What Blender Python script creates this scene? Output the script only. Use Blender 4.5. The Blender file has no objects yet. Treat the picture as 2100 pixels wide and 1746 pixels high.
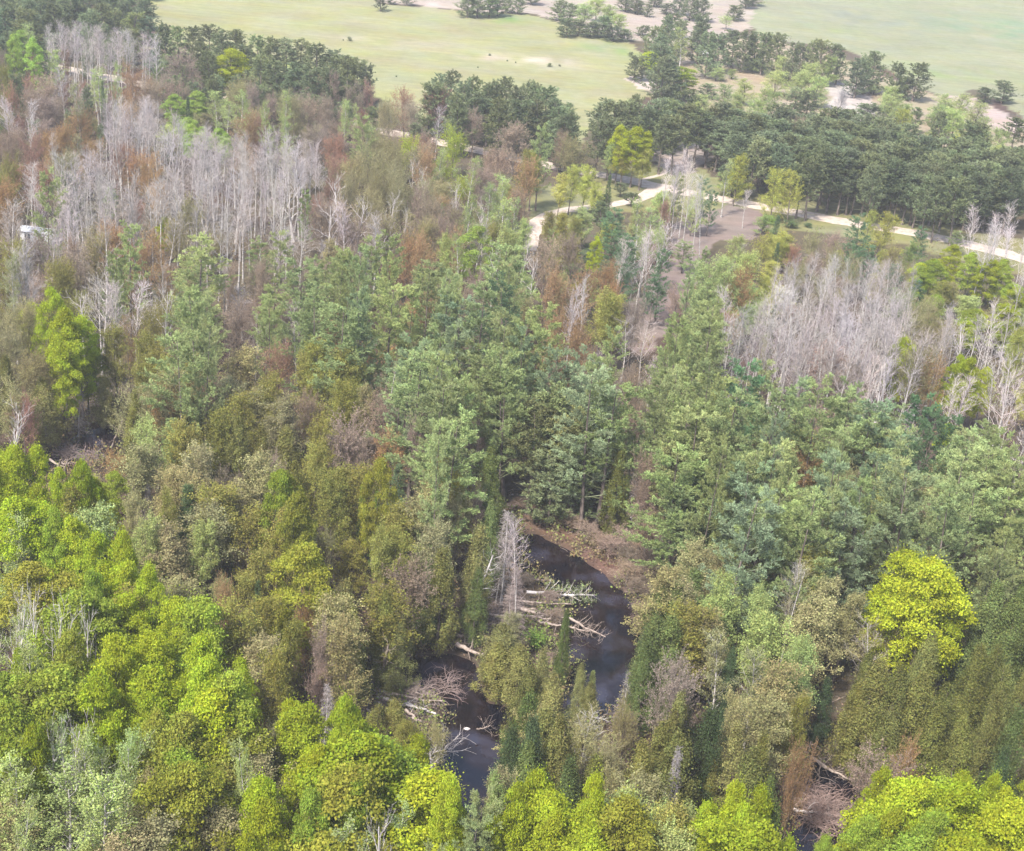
import bpy, math, random
import numpy as np
from mathutils import Matrix, Vector

SEED = 7
rng = np.random.default_rng(SEED)
random.seed(SEED)
sc = bpy.context.scene
COL = sc.collection

# ------------------------------------------------------------------ camera
# layout coordinates below are read off the photograph on a 2100 x 1746 grid
IW, IH, FPX = 2100.0, 1746.0, 3100.0
CAM_H, PITCH, ROLL = 80.0, math.radians(23.7), math.radians(5.0)
C0 = np.array([0.0, 0.0, CAM_H])
Fw = np.array([0.0, math.cos(PITCH), -math.sin(PITCH)])
R0 = np.array([1.0, 0.0, 0.0])
U0 = np.array([0.0, math.sin(PITCH), math.cos(PITCH)])
XC = R0 * math.cos(ROLL) + U0 * math.sin(ROLL)
YC = U0 * math.cos(ROLL) - R0 * math.sin(ROLL)
cam = bpy.data.cameras.new("camera")
cam.sensor_width = 36.0
cam.lens = 36.0 * FPX / IW
cam.clip_start = 1.0
cam.clip_end = 20000.0
camo = bpy.data.objects.new("camera", cam)
COL.objects.link(camo)
camo.matrix_world = Matrix(((XC[0], YC[0], -Fw[0], C0[0]), (XC[1], YC[1], -Fw[1], C0[1]),
                            (XC[2], YC[2], -Fw[2], C0[2]), (0, 0, 0, 1)))
sc.camera = camo

# ------------------------------------------------------------------ light
SUN_EL, SUN_AZ = math.radians(52.0), math.radians(212.0)   # azimuth clockwise from +Y (north)
SUN_STRENGTH, SKY_STRENGTH, EXPOSURE = 3.2, 0.13, 1.42
world = bpy.data.worlds.new("World")
sc.world = world
world.use_nodes = True
wn = world.node_tree
wn.nodes.clear()
wo = wn.nodes.new("ShaderNodeOutputWorld")
wb = wn.nodes.new("ShaderNodeBackground")
ws = wn.nodes.new("ShaderNodeTexSky")
ws.sky_type = 'NISHITA'
ws.sun_disc = False
ws.sun_elevation = SUN_EL
ws.sun_rotation = SUN_AZ
ws.dust_density = 2.5
ws.air_density = 1.0
wb.inputs["Strength"].default_value = SKY_STRENGTH
wn.links.new(ws.outputs[0], wb.inputs[0])
wn.links.new(wb.outputs[0], wo.inputs[0])
sl = bpy.data.lights.new("sun", 'SUN')
sl.energy = SUN_STRENGTH
sl.angle = math.radians(5.0)
sl.color = (1.0, 0.95, 0.88)
so = bpy.data.objects.new("sun", sl)
COL.objects.link(so)
sdir = Vector((math.sin(SUN_AZ) * math.cos(SUN_EL), math.cos(SUN_AZ) * math.cos(SUN_EL), math.sin(SUN_EL)))
so.rotation_euler = sdir.to_track_quat('Z', 'Y').to_euler()
so.location = (0, 0, 200)
sc.view_settings.view_transform = 'Standard'
sc.view_settings.look = 'None'
sc.view_settings.exposure = EXPOSURE
sc.view_settings.gamma = 1.0
sc.view_settings.use_curve_mapping = False
sc.render.engine = 'CYCLES'
sc.cycles.max_bounces = 6
sc.cycles.diffuse_bounces = 3
sc.cycles.glossy_bounces = 2
sc.cycles.transmission_bounces = 3
sc.cycles.volume_bounces = 0
sc.cycles.use_denoising = True
sc.cycles.denoiser = 'OPENIMAGEDENOISE'
sc.cycles.denoising_input_passes = 'RGB_ALBEDO_NORMAL'

# ------------------------------------------------------------------ projection helpers
def project(P):
    P = np.atleast_2d(np.asarray(P, float)) - C0
    z = P @ Fw
    return np.stack([IW / 2 + FPX * (P @ XC) / z, IH / 2 - FPX * (P @ YC) / z, z], 1)

def ground_pt(x, y, h=0.0):
    """point of the plane z = h seen at layout coordinate (x, y)"""
    d = Fw + XC * (x - IW / 2) / FPX - YC * (y - IH / 2) / FPX
    t = (h - CAM_H) / d[2]
    return C0 + d * t

def in_poly(px, py, poly):
    poly = np.asarray(poly, float)
    inside = np.zeros(px.shape, bool)
    n = len(poly)
    j = n - 1
    for i in range(n):
        xi, yi = poly[i]
        xj, yj = poly[j]
        c = ((yi > py) != (yj > py)) & (px < (xj - xi) * (py - yi) / (yj - yi + 1e-9) + xi)
        inside ^= c
        j = i
    return inside

def seg_dist(px, py, poly, closed=True):
    d = np.full(px.shape, 1e9)
    n = len(poly)
    for i in range(n if closed else n - 1):
        ax, ay = poly[i][:2]
        bx, by = poly[(i + 1) % n][:2]
        vx, vy = bx - ax, by - ay
        t = np.clip(((px - ax) * vx + (py - ay) * vy) / (vx * vx + vy * vy + 1e-9), 0, 1)
        d = np.minimum(d, np.hypot(px - ax - t * vx, py - ay - t * vy))
    return d

_perm = np.random.default_rng(3).random((256, 256))
def vnoise(x, y):
    xi, yi = np.floor(x).astype(int), np.floor(y).astype(int)
    fx, fy = x - xi, y - yi
    fx, fy = fx * fx * (3 - 2 * fx), fy * fy * (3 - 2 * fy)
    a = _perm[xi % 256, yi % 256]; b = _perm[(xi + 1) % 256, yi % 256]
    c = _perm[xi % 256, (yi + 1) % 256]; d = _perm[(xi + 1) % 256, (yi + 1) % 256]
    return (a * (1 - fx) + b * fx) * (1 - fy) + (c * (1 - fx) + d * fx) * fy - 0.5

# ------------------------------------------------------------------ layout of the ground (layout coordinates -> world)
def W(poly):
    return [tuple(ground_pt(x, y)[:2]) for x, y in poly]
RIVER = [W(p) for p in [
    [(1075, 1100), (1095, 1098), (1140, 1122), (1215, 1172), (1272, 1222), (1300, 1270), (1296, 1330), (1290, 1400), (1262, 1455),
     (1200, 1470), (1120, 1490), (1060, 1500), (1014, 1520), (1016, 1640), (985, 1720), (900, 1735), (885, 1640), (912, 1600), (900, 1560), (908, 1500),
     (930, 1475), (932, 1436), (800, 1405), (690, 1398), (690, 1362), (850, 1355), (925, 1345), (950, 1362), (984, 1440), (1050, 1462), (1150, 1432),
     (1190, 1380), (1170, 1300), (1195, 1250), (1160, 1215), (1110, 1175), (1080, 1150)],
    [(120, 925), (170, 890), (215, 880), (255, 890), (290, 880), (300, 910), (235, 930), (205, 940), (140, 945), (60, 990), (-40, 1010), (-40, 985), (60, 960)],
    [(1590, 1590), (1650, 1560), (1720, 1600), (1770, 1640), (1800, 1700), (1760, 1760), (1680, 1780), (1600, 1760), (1610, 1700), (1640, 1660)],
]]
SAND = (0.40, 0.33, 0.27)
COVER = [   # (polygon, albedo) - what the ground is made of there
    ([(430, -120), (330, -5), (262, 22), (320, 50), (300, 95), (500, 135), (750, 195), (800, 235), (900, 240), (1120, 300), (1180, 340), (1215, 265),
      (1330, 195), (1385, 165), (1330, 120), (1290, 85), (1200, 62), (1100, 34), (930, 22), (780, 8), (700, -60)], (0.215, 0.212, 0.105)),
    ([(780, 5), (930, 20), (1100, 30), (1200, 60), (1290, 85), (1400, 100), (1470, 75), (1545, 60), (1562, 0), (1610, -100), (690, -100)], (0.27, 0.225, 0.185)),
    ([(1562, 0), (1530, 45), (1580, 80), (1740, 105), (1850, 160), (1920, 195), (2010, 185), (2100, 245), (2400, 380), (2700, 300), (2700, -200), (1600, -200)], (0.192, 0.198, 0.118)),
    ([(1300, 150), (1420, 110), (1540, 70), (1700, 110), (1900, 190), (2100, 250), (2300, 350), (2300, 520), (2150, 420), (2050, 330), (1800, 280), (1500, 225), (1350, 215)], (0.25, 0.205, 0.14)),
    ([(1280, 160), (1330, 150), (1375, 160), (1370, 185), (1310, 182)], (0.37, 0.31, 0.27)),
    ([(1700, 170), (1760, 175), (1800, 215), (1790, 250), (1730, 250), (1700, 215)], (0.33, 0.29, 0.26)),
    ([(1930, 190), (2010, 200), (2100, 260), (2100, 290), (1990, 240)], (0.30, 0.24, 0.21)),
    ([(1080, 400), (1180, 365), (1330, 350), (1400, 320), (1480, 380), (1700, 400), (2100, 490), (2300, 540), (2300, 600), (2100, 570), (1850, 500), (1700, 480),
      (1560, 470), (1450, 440), (1340, 425), (1200, 440), (1120, 480), (1070, 480)], (0.17, 0.165, 0.075)),
    ([(1340, 300), (1420, 290), (1460, 330), (1420, 360), (1350, 350)], (0.27, 0.22, 0.19)),
    ([(1400, 430), (1500, 425), (1570, 445), (1560, 480), (1480, 505), (1430, 560), (1380, 640), (1310, 720), (1250, 700), (1330, 600), (1370, 520)], (0.18, 0.14, 0.12)),
    ([(1600, 400), (1680, 395), (1700, 412), (1610, 415)], (0.22, 0.14, 0.12)),
    ([(1000, 995), (1110, 1000), (1250, 1060), (1340, 1090), (1330, 1180), (1290, 1225), (1210, 1168), (1140, 1118), (1070, 1098), (1020, 1060)], (0.135, 0.085, 0.065)),
    ([(640, 1360), (760, 1350), (930, 1420), (930, 1480), (800, 1500), (640, 1470)], (0.10, 0.07, 0.055)),
    ([(940, 1200), (1150, 1190), (1190, 1290), (1050, 1330), (940, 1330)], (0.11, 0.085, 0.06)),
]
COVERW = [(W(p), np.array(c)) for p, c in COVER]
ROAD = W([(2400, 640), (2250, 582), (2100, 530), (1985, 501), (1900, 482), (1740, 457), (1600, 431), (1480, 409), (1345, 382), (1240, 360), (1150, 344), (1040, 321), (975, 307),
          (900, 291), (800, 272), (700, 250), (600, 233), (540, 216), (400, 191), (330, 182), (190, 152), (30, 121), (-150, 85), (-400, 40)])
SPUR = W([(1345, 384), (1335, 398), (1305, 412), (1240, 422), (1180, 427), (1130, 436), (1103, 450), (1093, 470), (1092, 492), (1080, 520)])
TRAIL = W([(1290, 372), (1330, 366), (1380, 352), (1350, 335), (1345, 318)])
WATER_Z = -0.38
def river_mask(x, y):
    d = np.full(x.shape, 1e9)
    for p in RIVER:
        ins = in_poly(x, y, p)
        s = seg_dist(x, y, p)
        d = np.minimum(d, np.where(ins, -s, s))
    return d
class Raster:
    """distances on a 1 m grid, looked up instead of recomputed"""
    def __init__(s, fn, x0=-330, x1=330, y0=70, y1=760, st=1.0):
        s.x0, s.y0, s.st = x0, y0, st
        X, Y = np.meshgrid(np.arange(x0, x1, st), np.arange(y0, y1, st), indexing='ij')
        s.a = fn(X, Y)
    def __call__(s, x, y):
        x = np.asarray(x, float); y = np.asarray(y, float)
        i = np.clip(((x - s.x0) / s.st).astype(int), 0, s.a.shape[0] - 1); j = np.clip(((y - s.y0) / s.st).astype(int), 0, s.a.shape[1] - 1)
        return s.a[i, j]
def gz(x, y):
    x = np.atleast_1d(np.asarray(x, float)); y = np.atleast_1d(np.asarray(y, float))
    d = river_mask(x, y) + 0.8 * vnoise(x * 0.6, y * 0.6)
    t = np.clip((d + 0.8) / 3.2, 0, 1)
    return -1.1 * (1 - t * t * (3 - 2 * t))

# ------------------------------------------------------------------ materials
def nodes(name):
    m = bpy.data.materials.new(name)
    m.use_nodes = True
    nt = m.node_tree
    nt.nodes.clear()
    return m, nt, nt.nodes.new("ShaderNodeOutputMaterial")

def leaf_material(name, trans=0.35, jit=0.35, hue=0.05, grain=True):
    m, nt, out = nodes(name)
    N, L = nt.nodes, nt.links
    oi = N.new("ShaderNodeAttribute"); oi.attribute_type = 'INSTANCER'; oi.attribute_name = "tint"
    geo = N.new("ShaderNodeNewGeometry")
    mp = N.new("ShaderNodeMapRange")
    mp.inputs["To Min"].default_value = 1 - jit
    mp.inputs["To Max"].default_value = 1 + jit
    L.new(geo.outputs["Random Per Island"], mp.inputs["Value"])
    hs = N.new("ShaderNodeHueSaturation")
    mh = N.new("ShaderNodeMapRange")
    mh.inputs["To Min"].default_value = 0.5 - hue * 0.5
    mh.inputs["To Max"].default_value = 0.5 + hue * 0.5
    wnz = N.new("ShaderNodeTexWhiteNoise"); wnz.noise_dimensions = '1D'
    L.new(geo.outputs["Random Per Island"], wnz.inputs["W"])
    L.new(wnz.outputs["Value"], mh.inputs["Value"])
    tco = N.new("ShaderNodeTexCoord"); drift = N.new("ShaderNodeTexNoise"); drift.inputs["Scale"].default_value = 0.55; drift.inputs["Detail"].default_value = 3
    L.new(tco.outputs["Object"], drift.inputs[0])
    dv = N.new("ShaderNodeMapRange"); dv.inputs["From Min"].default_value = 0.3; dv.inputs["From Max"].default_value = 0.7
    dv.inputs["To Min"].default_value = 0.72; dv.inputs["To Max"].default_value = 1.28; L.new(drift.outputs["Fac"], dv.inputs["Value"])
    mu = N.new("ShaderNodeMath"); mu.operation = 'MULTIPLY'; L.new(dv.outputs[0], mu.inputs[0]); L.new(mp.outputs[0], mu.inputs[1])
    dh = N.new("ShaderNodeMath"); dh.operation = 'MULTIPLY_ADD'; dh.inputs[1].default_value = 0.05; dh.inputs[2].default_value = -0.025
    L.new(drift.outputs["Fac"], dh.inputs[0])
    ah = N.new("ShaderNodeMath"); ah.operation = 'ADD'; L.new(dh.outputs[0], ah.inputs[0]); L.new(mh.outputs[0], ah.inputs[1])
    L.new(ah.outputs[0], hs.inputs["Hue"])
    L.new(mu.outputs[0], hs.inputs["Value"])
    L.new(oi.outputs["Color"], hs.inputs["Color"])
    d = N.new("ShaderNodeBsdfDiffuse")
    t = N.new("ShaderNodeBsdfTranslucent")
    mx = N.new("ShaderNodeMixShader")
    mx.inputs[0].default_value = trans
    L.new(hs.outputs[0], d.inputs[0])
    L.new(hs.outputs[0], t.inputs[0])
    L.new(d.outputs[0], mx.inputs[1])
    L.new(t.outputs[0], mx.inputs[2])
    L.new(mx.outputs[0], out.inputs[0])
    return m

def bark_material(name, col, col2, scale=3.0, tint=0.0, bands=False):
    """tint: how far the twigs take the colour of the tree's buds"""
    m, nt, out = nodes(name)
    N, L = nt.nodes, nt.links
    tc = N.new("ShaderNodeTexCoord")
    nz = N.new("ShaderNodeTexNoise")
    nz.inputs["Scale"].default_value = scale
    mapn = N.new("ShaderNodeMapping")
    mapn.inputs["Scale"].default_value = (1, 1, 2.5 if bands else 0.35)
    L.new(tc.outputs["Object"], mapn.inputs[0])
    L.new(mapn.outputs[0], nz.inputs[0])
    cr = N.new("ShaderNodeValToRGB")
    cr.color_ramp.elements[0].position = 0.38
    cr.color_ramp.elements[0].color = (*col2, 1)
    cr.color_ramp.elements[1].position = 0.55
    cr.color_ramp.elements[1].color = (*col, 1)
    L.new(nz.outputs["Fac"], cr.inputs[0])
    src = cr.outputs[0]
    if tint:
        oi = N.new("ShaderNodeAttribute"); oi.attribute_type = 'INSTANCER'; oi.attribute_name = "tint"
        mx = N.new("ShaderNodeMix"); mx.data_type = 'RGBA'
        mx.inputs["Factor"].default_value = tint
        L.new(src, mx.inputs["A"])
        L.new(oi.outputs["Color"], mx.inputs["B"])
        src = mx.outputs["Result"]
    d = N.new("ShaderNodeBsdfDiffuse")
    L.new(src, d.inputs[0])
    L.new(d.outputs[0], out.inputs[0])
    return m

MAT_LEAF = leaf_material("spring_leaf", 0.4, 0.24, 0.03)
MAT_BUD = leaf_material("bud_leaf", 0.3, 0.3, 0.05)
MAT_NEEDLE = leaf_material("needle", 0.16, 0.4, 0.04)
MAT_CEDAR = leaf_material("cedar_spray", 0.12, 0.42, 0.05)
MAT_TWIG = bark_material("twig_bark", (0.16, 0.13, 0.10), (0.10, 0.08, 0.065), 2.0, 0.55)
MAT_BARETWIG = bark_material("bare_twig_bark", (0.3, 0.25, 0.235), (0.2, 0.165, 0.16), 1.5, 0.75)
MAT_BARK = bark_material("grey_brown_bark", (0.17, 0.14, 0.12), (0.07, 0.055, 0.05), 3.0)
MAT_PALE = bark_material("pale_aspen_bark", (0.46, 0.43, 0.40), (0.20, 0.18, 0.165), 2.2, 0.0, True)
MAT_WHITE = bark_material("white_dead_wood", (0.54, 0.50, 0.48), (0.30, 0.27, 0.26), 2.0)
MAT_LOG = bark_material("weathered_log_wood", (0.34, 0.28, 0.24), (0.2, 0.155, 0.13), 3.0)
MAT_DEADNEEDLE = bark_material("grey_dead_twigs", (0.26, 0.22, 0.21), (0.14, 0.115, 0.11), 2.0, 0.5)

# ------------------------------------------------------------------ mesh building (numpy)
class Geo:
    """collects quads / tris with a material index per face"""
    def __init__(self):
        self.v = []; self.q = []; self.mi = []; self.n = 0
    def quads(self, V, mi):           # V (N,4,3)
        V = np.asarray(V, np.float32)
        if not len(V): return
        N = len(V)
        self.v.append(V.reshape(-1, 3))
        self.q.append(np.arange(N * 4).reshape(N, 4) + self.n)
        self.mi.append(np.full(N, mi, np.int32))
        self.n += N * 4
    def indexed(self, V, Q, mi):
        self.v.append(np.asarray(V, np.float32)); self.q.append(np.asarray(Q) + self.n)
        self.mi.append(np.full(len(Q), mi, np.int32)); self.n += len(V)
    def mesh(self, name, mats, smooth=False):
        me = bpy.data.meshes.new(name)
        if self.n:
            V = np.concatenate(self.v); Q = np.concatenate(self.q).astype(np.int32); M = np.concatenate(self.mi)
            me.vertices.add(len(V)); me.vertices.foreach_set("co", V.ravel())
            me.loops.add(len(Q) * 4); me.loops.foreach_set("vertex_index", Q.ravel())
            me.polygons.add(len(Q)); me.polygons.foreach_set("loop_start", np.arange(0, len(Q) * 4, 4, dtype=np.int32))
            me.polygons.foreach_set("material_index", M)
            if smooth: me.polygons.foreach_set("use_smooth", np.ones(len(Q), bool))
            me.update(calc_edges=True)
        for m in mats: me.materials.append(m)
        return me

def nrm(v):
    return v / (np.linalg.norm(v, axis=-1, keepdims=True) + 1e-9)

def tubes(g, P, R, sides, mi):
    """P (N,k,3) polylines, R (N,k) radii"""
    N, k, _ = P.shape
    if N == 0: return
    D = np.empty_like(P)
    D[:, 1:-1] = P[:, 2:] - P[:, :-2]; D[:, 0] = P[:, 1] - P[:, 0]; D[:, -1] = P[:, -1] - P[:, -2]
    D = nrm(D)
    ref = np.where(np.abs(D[..., 2:3]) > 0.9, np.array([1.0, 0, 0]), np.array([0, 0, 1.0]))
    A = nrm(np.cross(D, ref)); B = np.cross(D, A)
    if sides == 2:
        th = rng.random((N, 1, 1)) * 6.283
        O = A * np.cos(th) + B * np.sin(th)
        V = np.stack([P - O * R[..., None], P + O * R[..., None]], 2)
        V = np.stack([V[:, :-1, 0], V[:, :-1, 1], V[:, 1:, 1], V[:, 1:, 0]], 2).reshape(-1, 4, 3)
        g.quads(V, mi)
        return
    a = np.arange(sides) * 2 * math.pi / sides
    V = P[:, :, None] + R[..., None, None] * (A[:, :, None] * np.cos(a)[None, None, :, None] + B[:, :, None] * np.sin(a)[None, None, :, None])
    idx = np.arange(N * k * sides).reshape(N, k, sides)
    i2 = np.roll(idx, -1, 2)
    Q = np.stack([idx[:, :-1], i2[:, :-1], i2[:, 1:], idx[:, 1:]], -1).reshape(-1, 4)
    g.indexed(V.reshape(-1, 3), Q, mi)

def stem(h, r0, r1, k=9, bend=0.3, top=(0, 0)):
    t = np.linspace(0, 1, k)
    ph = rng.random(2) * 6
    x = bend * np.sin(t * 3 + ph[0]) * t + top[0] * t; y = bend * np.sin(t * 2.6 + ph[1]) * t + top[1] * t
    P = np.stack([x, y, t * h], 1)[None]
    R = (r0 + (r1 - r0) * t ** 0.8)[None]
    R[0, 0] *= 1.35
    return P, R

def kids(P, R, n, t0, t1, ang, length, k=4, up=0.15, jit=0.12, rr=0.55, rmin=0.008, lenfn=None, angj=0.2, strat=True):
    """n side branches on every polyline"""
    N, K, _ = P.shape
    if strat:
        t = (np.arange(n)[None] + rng.random((N, n))) / n
    else:
        t = rng.random((N, n))
    tt = t0 + (t1 - t0) * t
    f = tt * (K - 1); i = np.minimum(f.astype(int), K - 2); fr = (f - i)[..., None]
    ar = np.arange(N)[:, None]
    base = P[ar, i] * (1 - fr) + P[ar, i + 1] * fr
    rad = (R[ar, i] * (1 - fr[..., 0]) + R[ar, i + 1] * fr[..., 0])
    d = nrm(P[ar, i + 1] - P[ar, i])
    ref = np.where(np.abs(d[..., 2:3]) > 0.9, np.array([1.0, 0, 0]), np.array([0, 0, 1.0]))
    a = nrm(np.cross(d, ref)); b = np.cross(d, a)
    th = (np.arange(n)[None] * 2.4 + rng.random((N, 1)) * 6.28 + rng.normal(0, 0.4, (N, n)))[..., None]
    an = (ang + rng.normal(0, angj, (N, n)))[..., None]
    dirn = nrm(d * np.cos(an) + (a * np.cos(th) + b * np.sin(th)) * np.sin(an))
    L = length * (0.75 + 0.5 * rng.random((N, n)))
    if lenfn is not None: L = L * lenfn(t)
    pts = [base]; cur = base; dd = dirn
    step = (L / (k - 1))[..., None]
    for s in range(k - 1):
        dd = nrm(dd + np.array([0, 0, up]) + rng.normal(0, jit, dd.shape))
        cur = cur + dd * step
        pts.append(cur)
    PP = np.stack(pts, 2).reshape(N * n, k, 3)
    r0 = np.maximum(rad * rr, rmin).reshape(-1, 1)
    RR = r0 * np.linspace(1, 0.35, k)[None]
    return PP, np.maximum(RR, rmin * 0.6)

def leaves(g, C, size, mi, out=None, bias=0.0, aspect=0.7, up=0.0):
    """one kite shaped leaf (or leaf spray) around every centre"""
    N = len(C)
    if N == 0: return
    n = rng.normal(0, 1, (N, 3))
    if out is not None: n = nrm(n) + out * bias
    n[:, 2] += up
    n = nrm(n)
    t = nrm(np.cross(n, rng.normal(0, 1, (N, 3))))
    b = np.cross(n, t)
    s = (size * (0.6 + 0.8 * rng.random(N)))[:, None] if np.isscalar(size) else size[:, None]
    g.quads(np.stack([C - t * s, C - b * s * aspect * 0.9, C + t * s, C + b * s * aspect], 1), mi)

def tips(P, per, spread, last=1.0, first=0.3):
    N, K, _ = P.shape
    t = first + (last - first) * rng.random((N, per))
    f = t * (K - 1); i = np.minimum(f.astype(int), K - 2); fr = (f - i)[..., None]
    ar = np.arange(N)[:, None]
    c = P[ar, i] * (1 - fr) + P[ar, i + 1] * fr
    return (c + rng.normal(0, spread, c.shape)).reshape(-1, 3)

# Every prototype returns trunk mesh, crown mesh, height (m), crown width (m)
def finish(name, gt, gc, tm, cm, h, w):
    V = np.concatenate(gc.v)
    w = 2 * float(np.percentile(np.hypot(V[:, 0], V[:, 1]), 95))
    h = float(np.percentile(V[:, 2], 99.7))
    return (gt.mesh(name + "_trunk", tm, True), gc.mesh(name + "_crown", cm), h, w)

def maple(i):
    H, Rx = 15.0, 3.3
    gt, gc = Geo(), Geo()
    P, R = stem(H * 0.8, 0.2, 0.04, 9, 0.4)
    tubes(gt, P, R, 7, 0)
    L1, r1 = kids(P, R, 16, 0.28, 0.98, 0.85, 3.4, 5, 0.22, 0.1, 0.5, 0.03, lambda t: 1.1 - 0.6 * t)
    tubes(gc, L1, r1, 4, 1)
    L2, r2 = kids(L1, r1, 5, 0.35, 1.0, 0.7, 1.5, 3, 0.15, 0.15, 0.5, 0.015)
    tubes(gc, L2, r2, 3, 1)
    nb = 78
    # leaf clumps: spread through an uneven ovoid, more towards the outside
    u = rng.random(nb); th = rng.random(nb) * 6.283; zz = np.clip(rng.beta(1.5, 1.2, nb), 0.02, 0.98)
    lob = 1 + 0.28 * np.sin(th * 2 + i * 1.7) + 0.2 * np.sin(th * 3 + zz * 7 + i)
    prof = np.sin(np.clip(zz * 0.92 + 0.1, 0, 1) * math.pi) ** 0.6
    rad = Rx * prof * lob * (0.25 + 0.72 * u ** 0.45)
    C = np.stack([rad * np.cos(th), rad * np.sin(th), H * (0.24 + 0.70 * zz)], 1)
    S = rng.uniform(0.55, 1.15, nb)
    for c, s in zip(C, S):
        n = int(300 * s ** 1.7)
        q = nrm(rng.normal(0, 1, (n, 3)))
        q[:, 2] = np.abs(q[:, 2]) * 0.9 - 0.25
        rr = (0.55 + 0.5 * rng.random(n))[:, None]
        pos = c + q * rr * s * np.array([1.05, 1.05, 0.75])
        pos += rng.normal(0, 0.06, pos.shape)
        leaves(gc, pos, 0.098, 0, q, 0.9, 0.75, 0.3)
        n2 = int(n * 0.22)
        leaves(gc, c + rng.normal(0, 0.6, (n2, 3)) * s, 0.08, 0)
    return finish("maple", gt, gc, [MAT_BARK], [MAT_LEAF, MAT_TWIG], H, Rx * 2.1)

def leafing(i, skirt=False):
    """broadleaf tree in small fresh leaf: fine grained, slightly see-through crown"""
    H, Rx = 13.0, 2.6
    gt, gc = Geo(), Geo()
    P, R = stem(H * 0.9, 0.16, 0.03, 9, 0.45)
    tubes(gt, P, R, 6, 0)
    L1, r1 = kids(P, R, 20, 0.22 if not skirt else 0.03, 1.0, 0.62 if not skirt else 0.9, 3.2, 5, 0.2, 0.1, 0.5, 0.025, lambda t: 1.15 - 0.75 * t)
    tubes(gc, L1, r1, 4, 1)
    L2, r2 = kids(L1, r1, 7, 0.2, 1.0, 0.65, 1.35, 4, 0.12, 0.15, 0.55, 0.014)
    tubes(gc, L2, r2, 3, 1)
    L3, r3 = kids(L2, r2, 4, 0.2, 1.0, 0.6, 0.65, 3, 0.1, 0.15, 0.6, 0.011)
    tubes(gc, L3, r3, 2, 1)
    c = tips(L3, 19, 0.15)
    leaves(gc, c, 0.064, 0, None, 0, 0.8, 0.25)
    c = tips(L2, 14, 0.2)
    leaves(gc, c, 0.072, 0, None, 0, 0.8, 0.25)
    return finish("leafing", gt, gc, [MAT_BARK], [MAT_BUD, MAT_TWIG], H, Rx * 2.1)

def budding(i):
    """round crown of twigs with swelling red, orange or khaki buds"""
    H = 12.0
    gt, gc = Geo(), Geo()
    P, R = stem(H * 0.75, 0.17, 0.05, 8, 0.35)
    tubes(gt, P, R, 6, 0)
    L1, r1 = kids(P, R, 14, 0.25, 1.0, 0.75, 3.9, 5, 0.2, 0.09, 0.55, 0.03, lambda t: 1.0 - 0.35 * t)
    tubes(gc, L1, r1, 4, 1)
    L2, r2 = kids(L1, r1, 8, 0.15, 1.0, 0.62, 1.8, 4, 0.12, 0.13, 0.55, 0.017)
    tubes(gc, L2, r2, 3, 1)
    L3, r3 = kids(L2, r2, 6, 0.15, 1.0, 0.55, 0.9, 3, 0.1, 0.12, 0.6, 0.012)
    tubes(gc, L3, r3, 2, 1)
    L4, r4 = kids(L3, r3, 3, 0.2, 1.0, 0.55, 0.4, 2, 0.1, 0.1, 0.7, 0.010)
    tubes(gc, L4, r4, 2, 1)
    c = np.concatenate([tips(L4, 3, 0.05, 1.0, 0.3), tips(L3, 5, 0.07)])
    leaves(gc, c, 0.055, 0, None, 0, 0.8, 0.0)
    return finish("budding", gt, gc, [MAT_BARK], [MAT_BUD, MAT_TWIG], H, 6.3)

def bare(i, wide=False):
    """leafless aspen: slim pale stem, steep fine branches"""
    H = 16.0
    gt, gc = Geo(), Geo()
    P, R = stem(H * 0.97, 0.15, 0.03, 10, 0.5, (rng.normal(0, 0.4), rng.normal(0, 0.4)))
    tubes(gt, P, R, 6, 0)
    L1, r1 = kids(P, R, 22 if not wide else 16, 0.42 if not wide else 0.3, 0.99, 0.62 if not wide else 0.8, 2.9 if not wide else 4.2, 5, 0.12, 0.1, 0.45, 0.022, lambda t: 1.2 - 0.85 * t)
    tubes(gc, L1, r1, 3, 0)
    L2, r2 = kids(L1, r1, 6, 0.15, 1.0, 0.6, 1.15, 3, 0.12, 0.14, 0.5, 0.015)
    tubes(gc, L2, r2, 3, 0)
    L3, r3 = kids(L2, r2, 4, 0.1, 1.0, 0.55, 0.6, 3, 0.12, 0.12, 0.6, 0.012)
    tubes(gc, L3, r3, 2, 0)
    return finish("bare", gt, gc, [MAT_PALE], [MAT_BARETWIG], H, 4.4 if not wide else 6.5)

def snag(i):
    """dead white tree: forked bare limbs, few twigs"""
    H = 13.0
    gt, gc = Geo(), Geo()
    P, R = stem(H * (0.98 if i % 2 else 0.8), 0.25, 0.05, 9, 0.6)
    tubes(gt, P, R, 6, 0)
    L1, r1 = kids(P, R, 9, 0.35, 0.97, 0.7, 3.4, 6, 0.16, 0.16, 0.6, 0.035, lambda t: 1.2 - 0.7 * t)
    tubes(gc, L1, r1, 4, 0)
    L2, r2 = kids(L1, r1, 5, 0.25, 1.0, 0.65, 1.5, 4, 0.1, 0.2, 0.5, 0.02)
    tubes(gc, L2, r2, 3, 0)
    L3, r3 = kids(L2, r2, 3, 0.25, 1.0, 0.6, 0.7, 3, 0.1, 0.2, 0.5, 0.012)
    tubes(gc, L3, r3, 2, 0)
    return finish("snag", gt, gc, [MAT_WHITE], [MAT_WHITE], H, 5.0)

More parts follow.
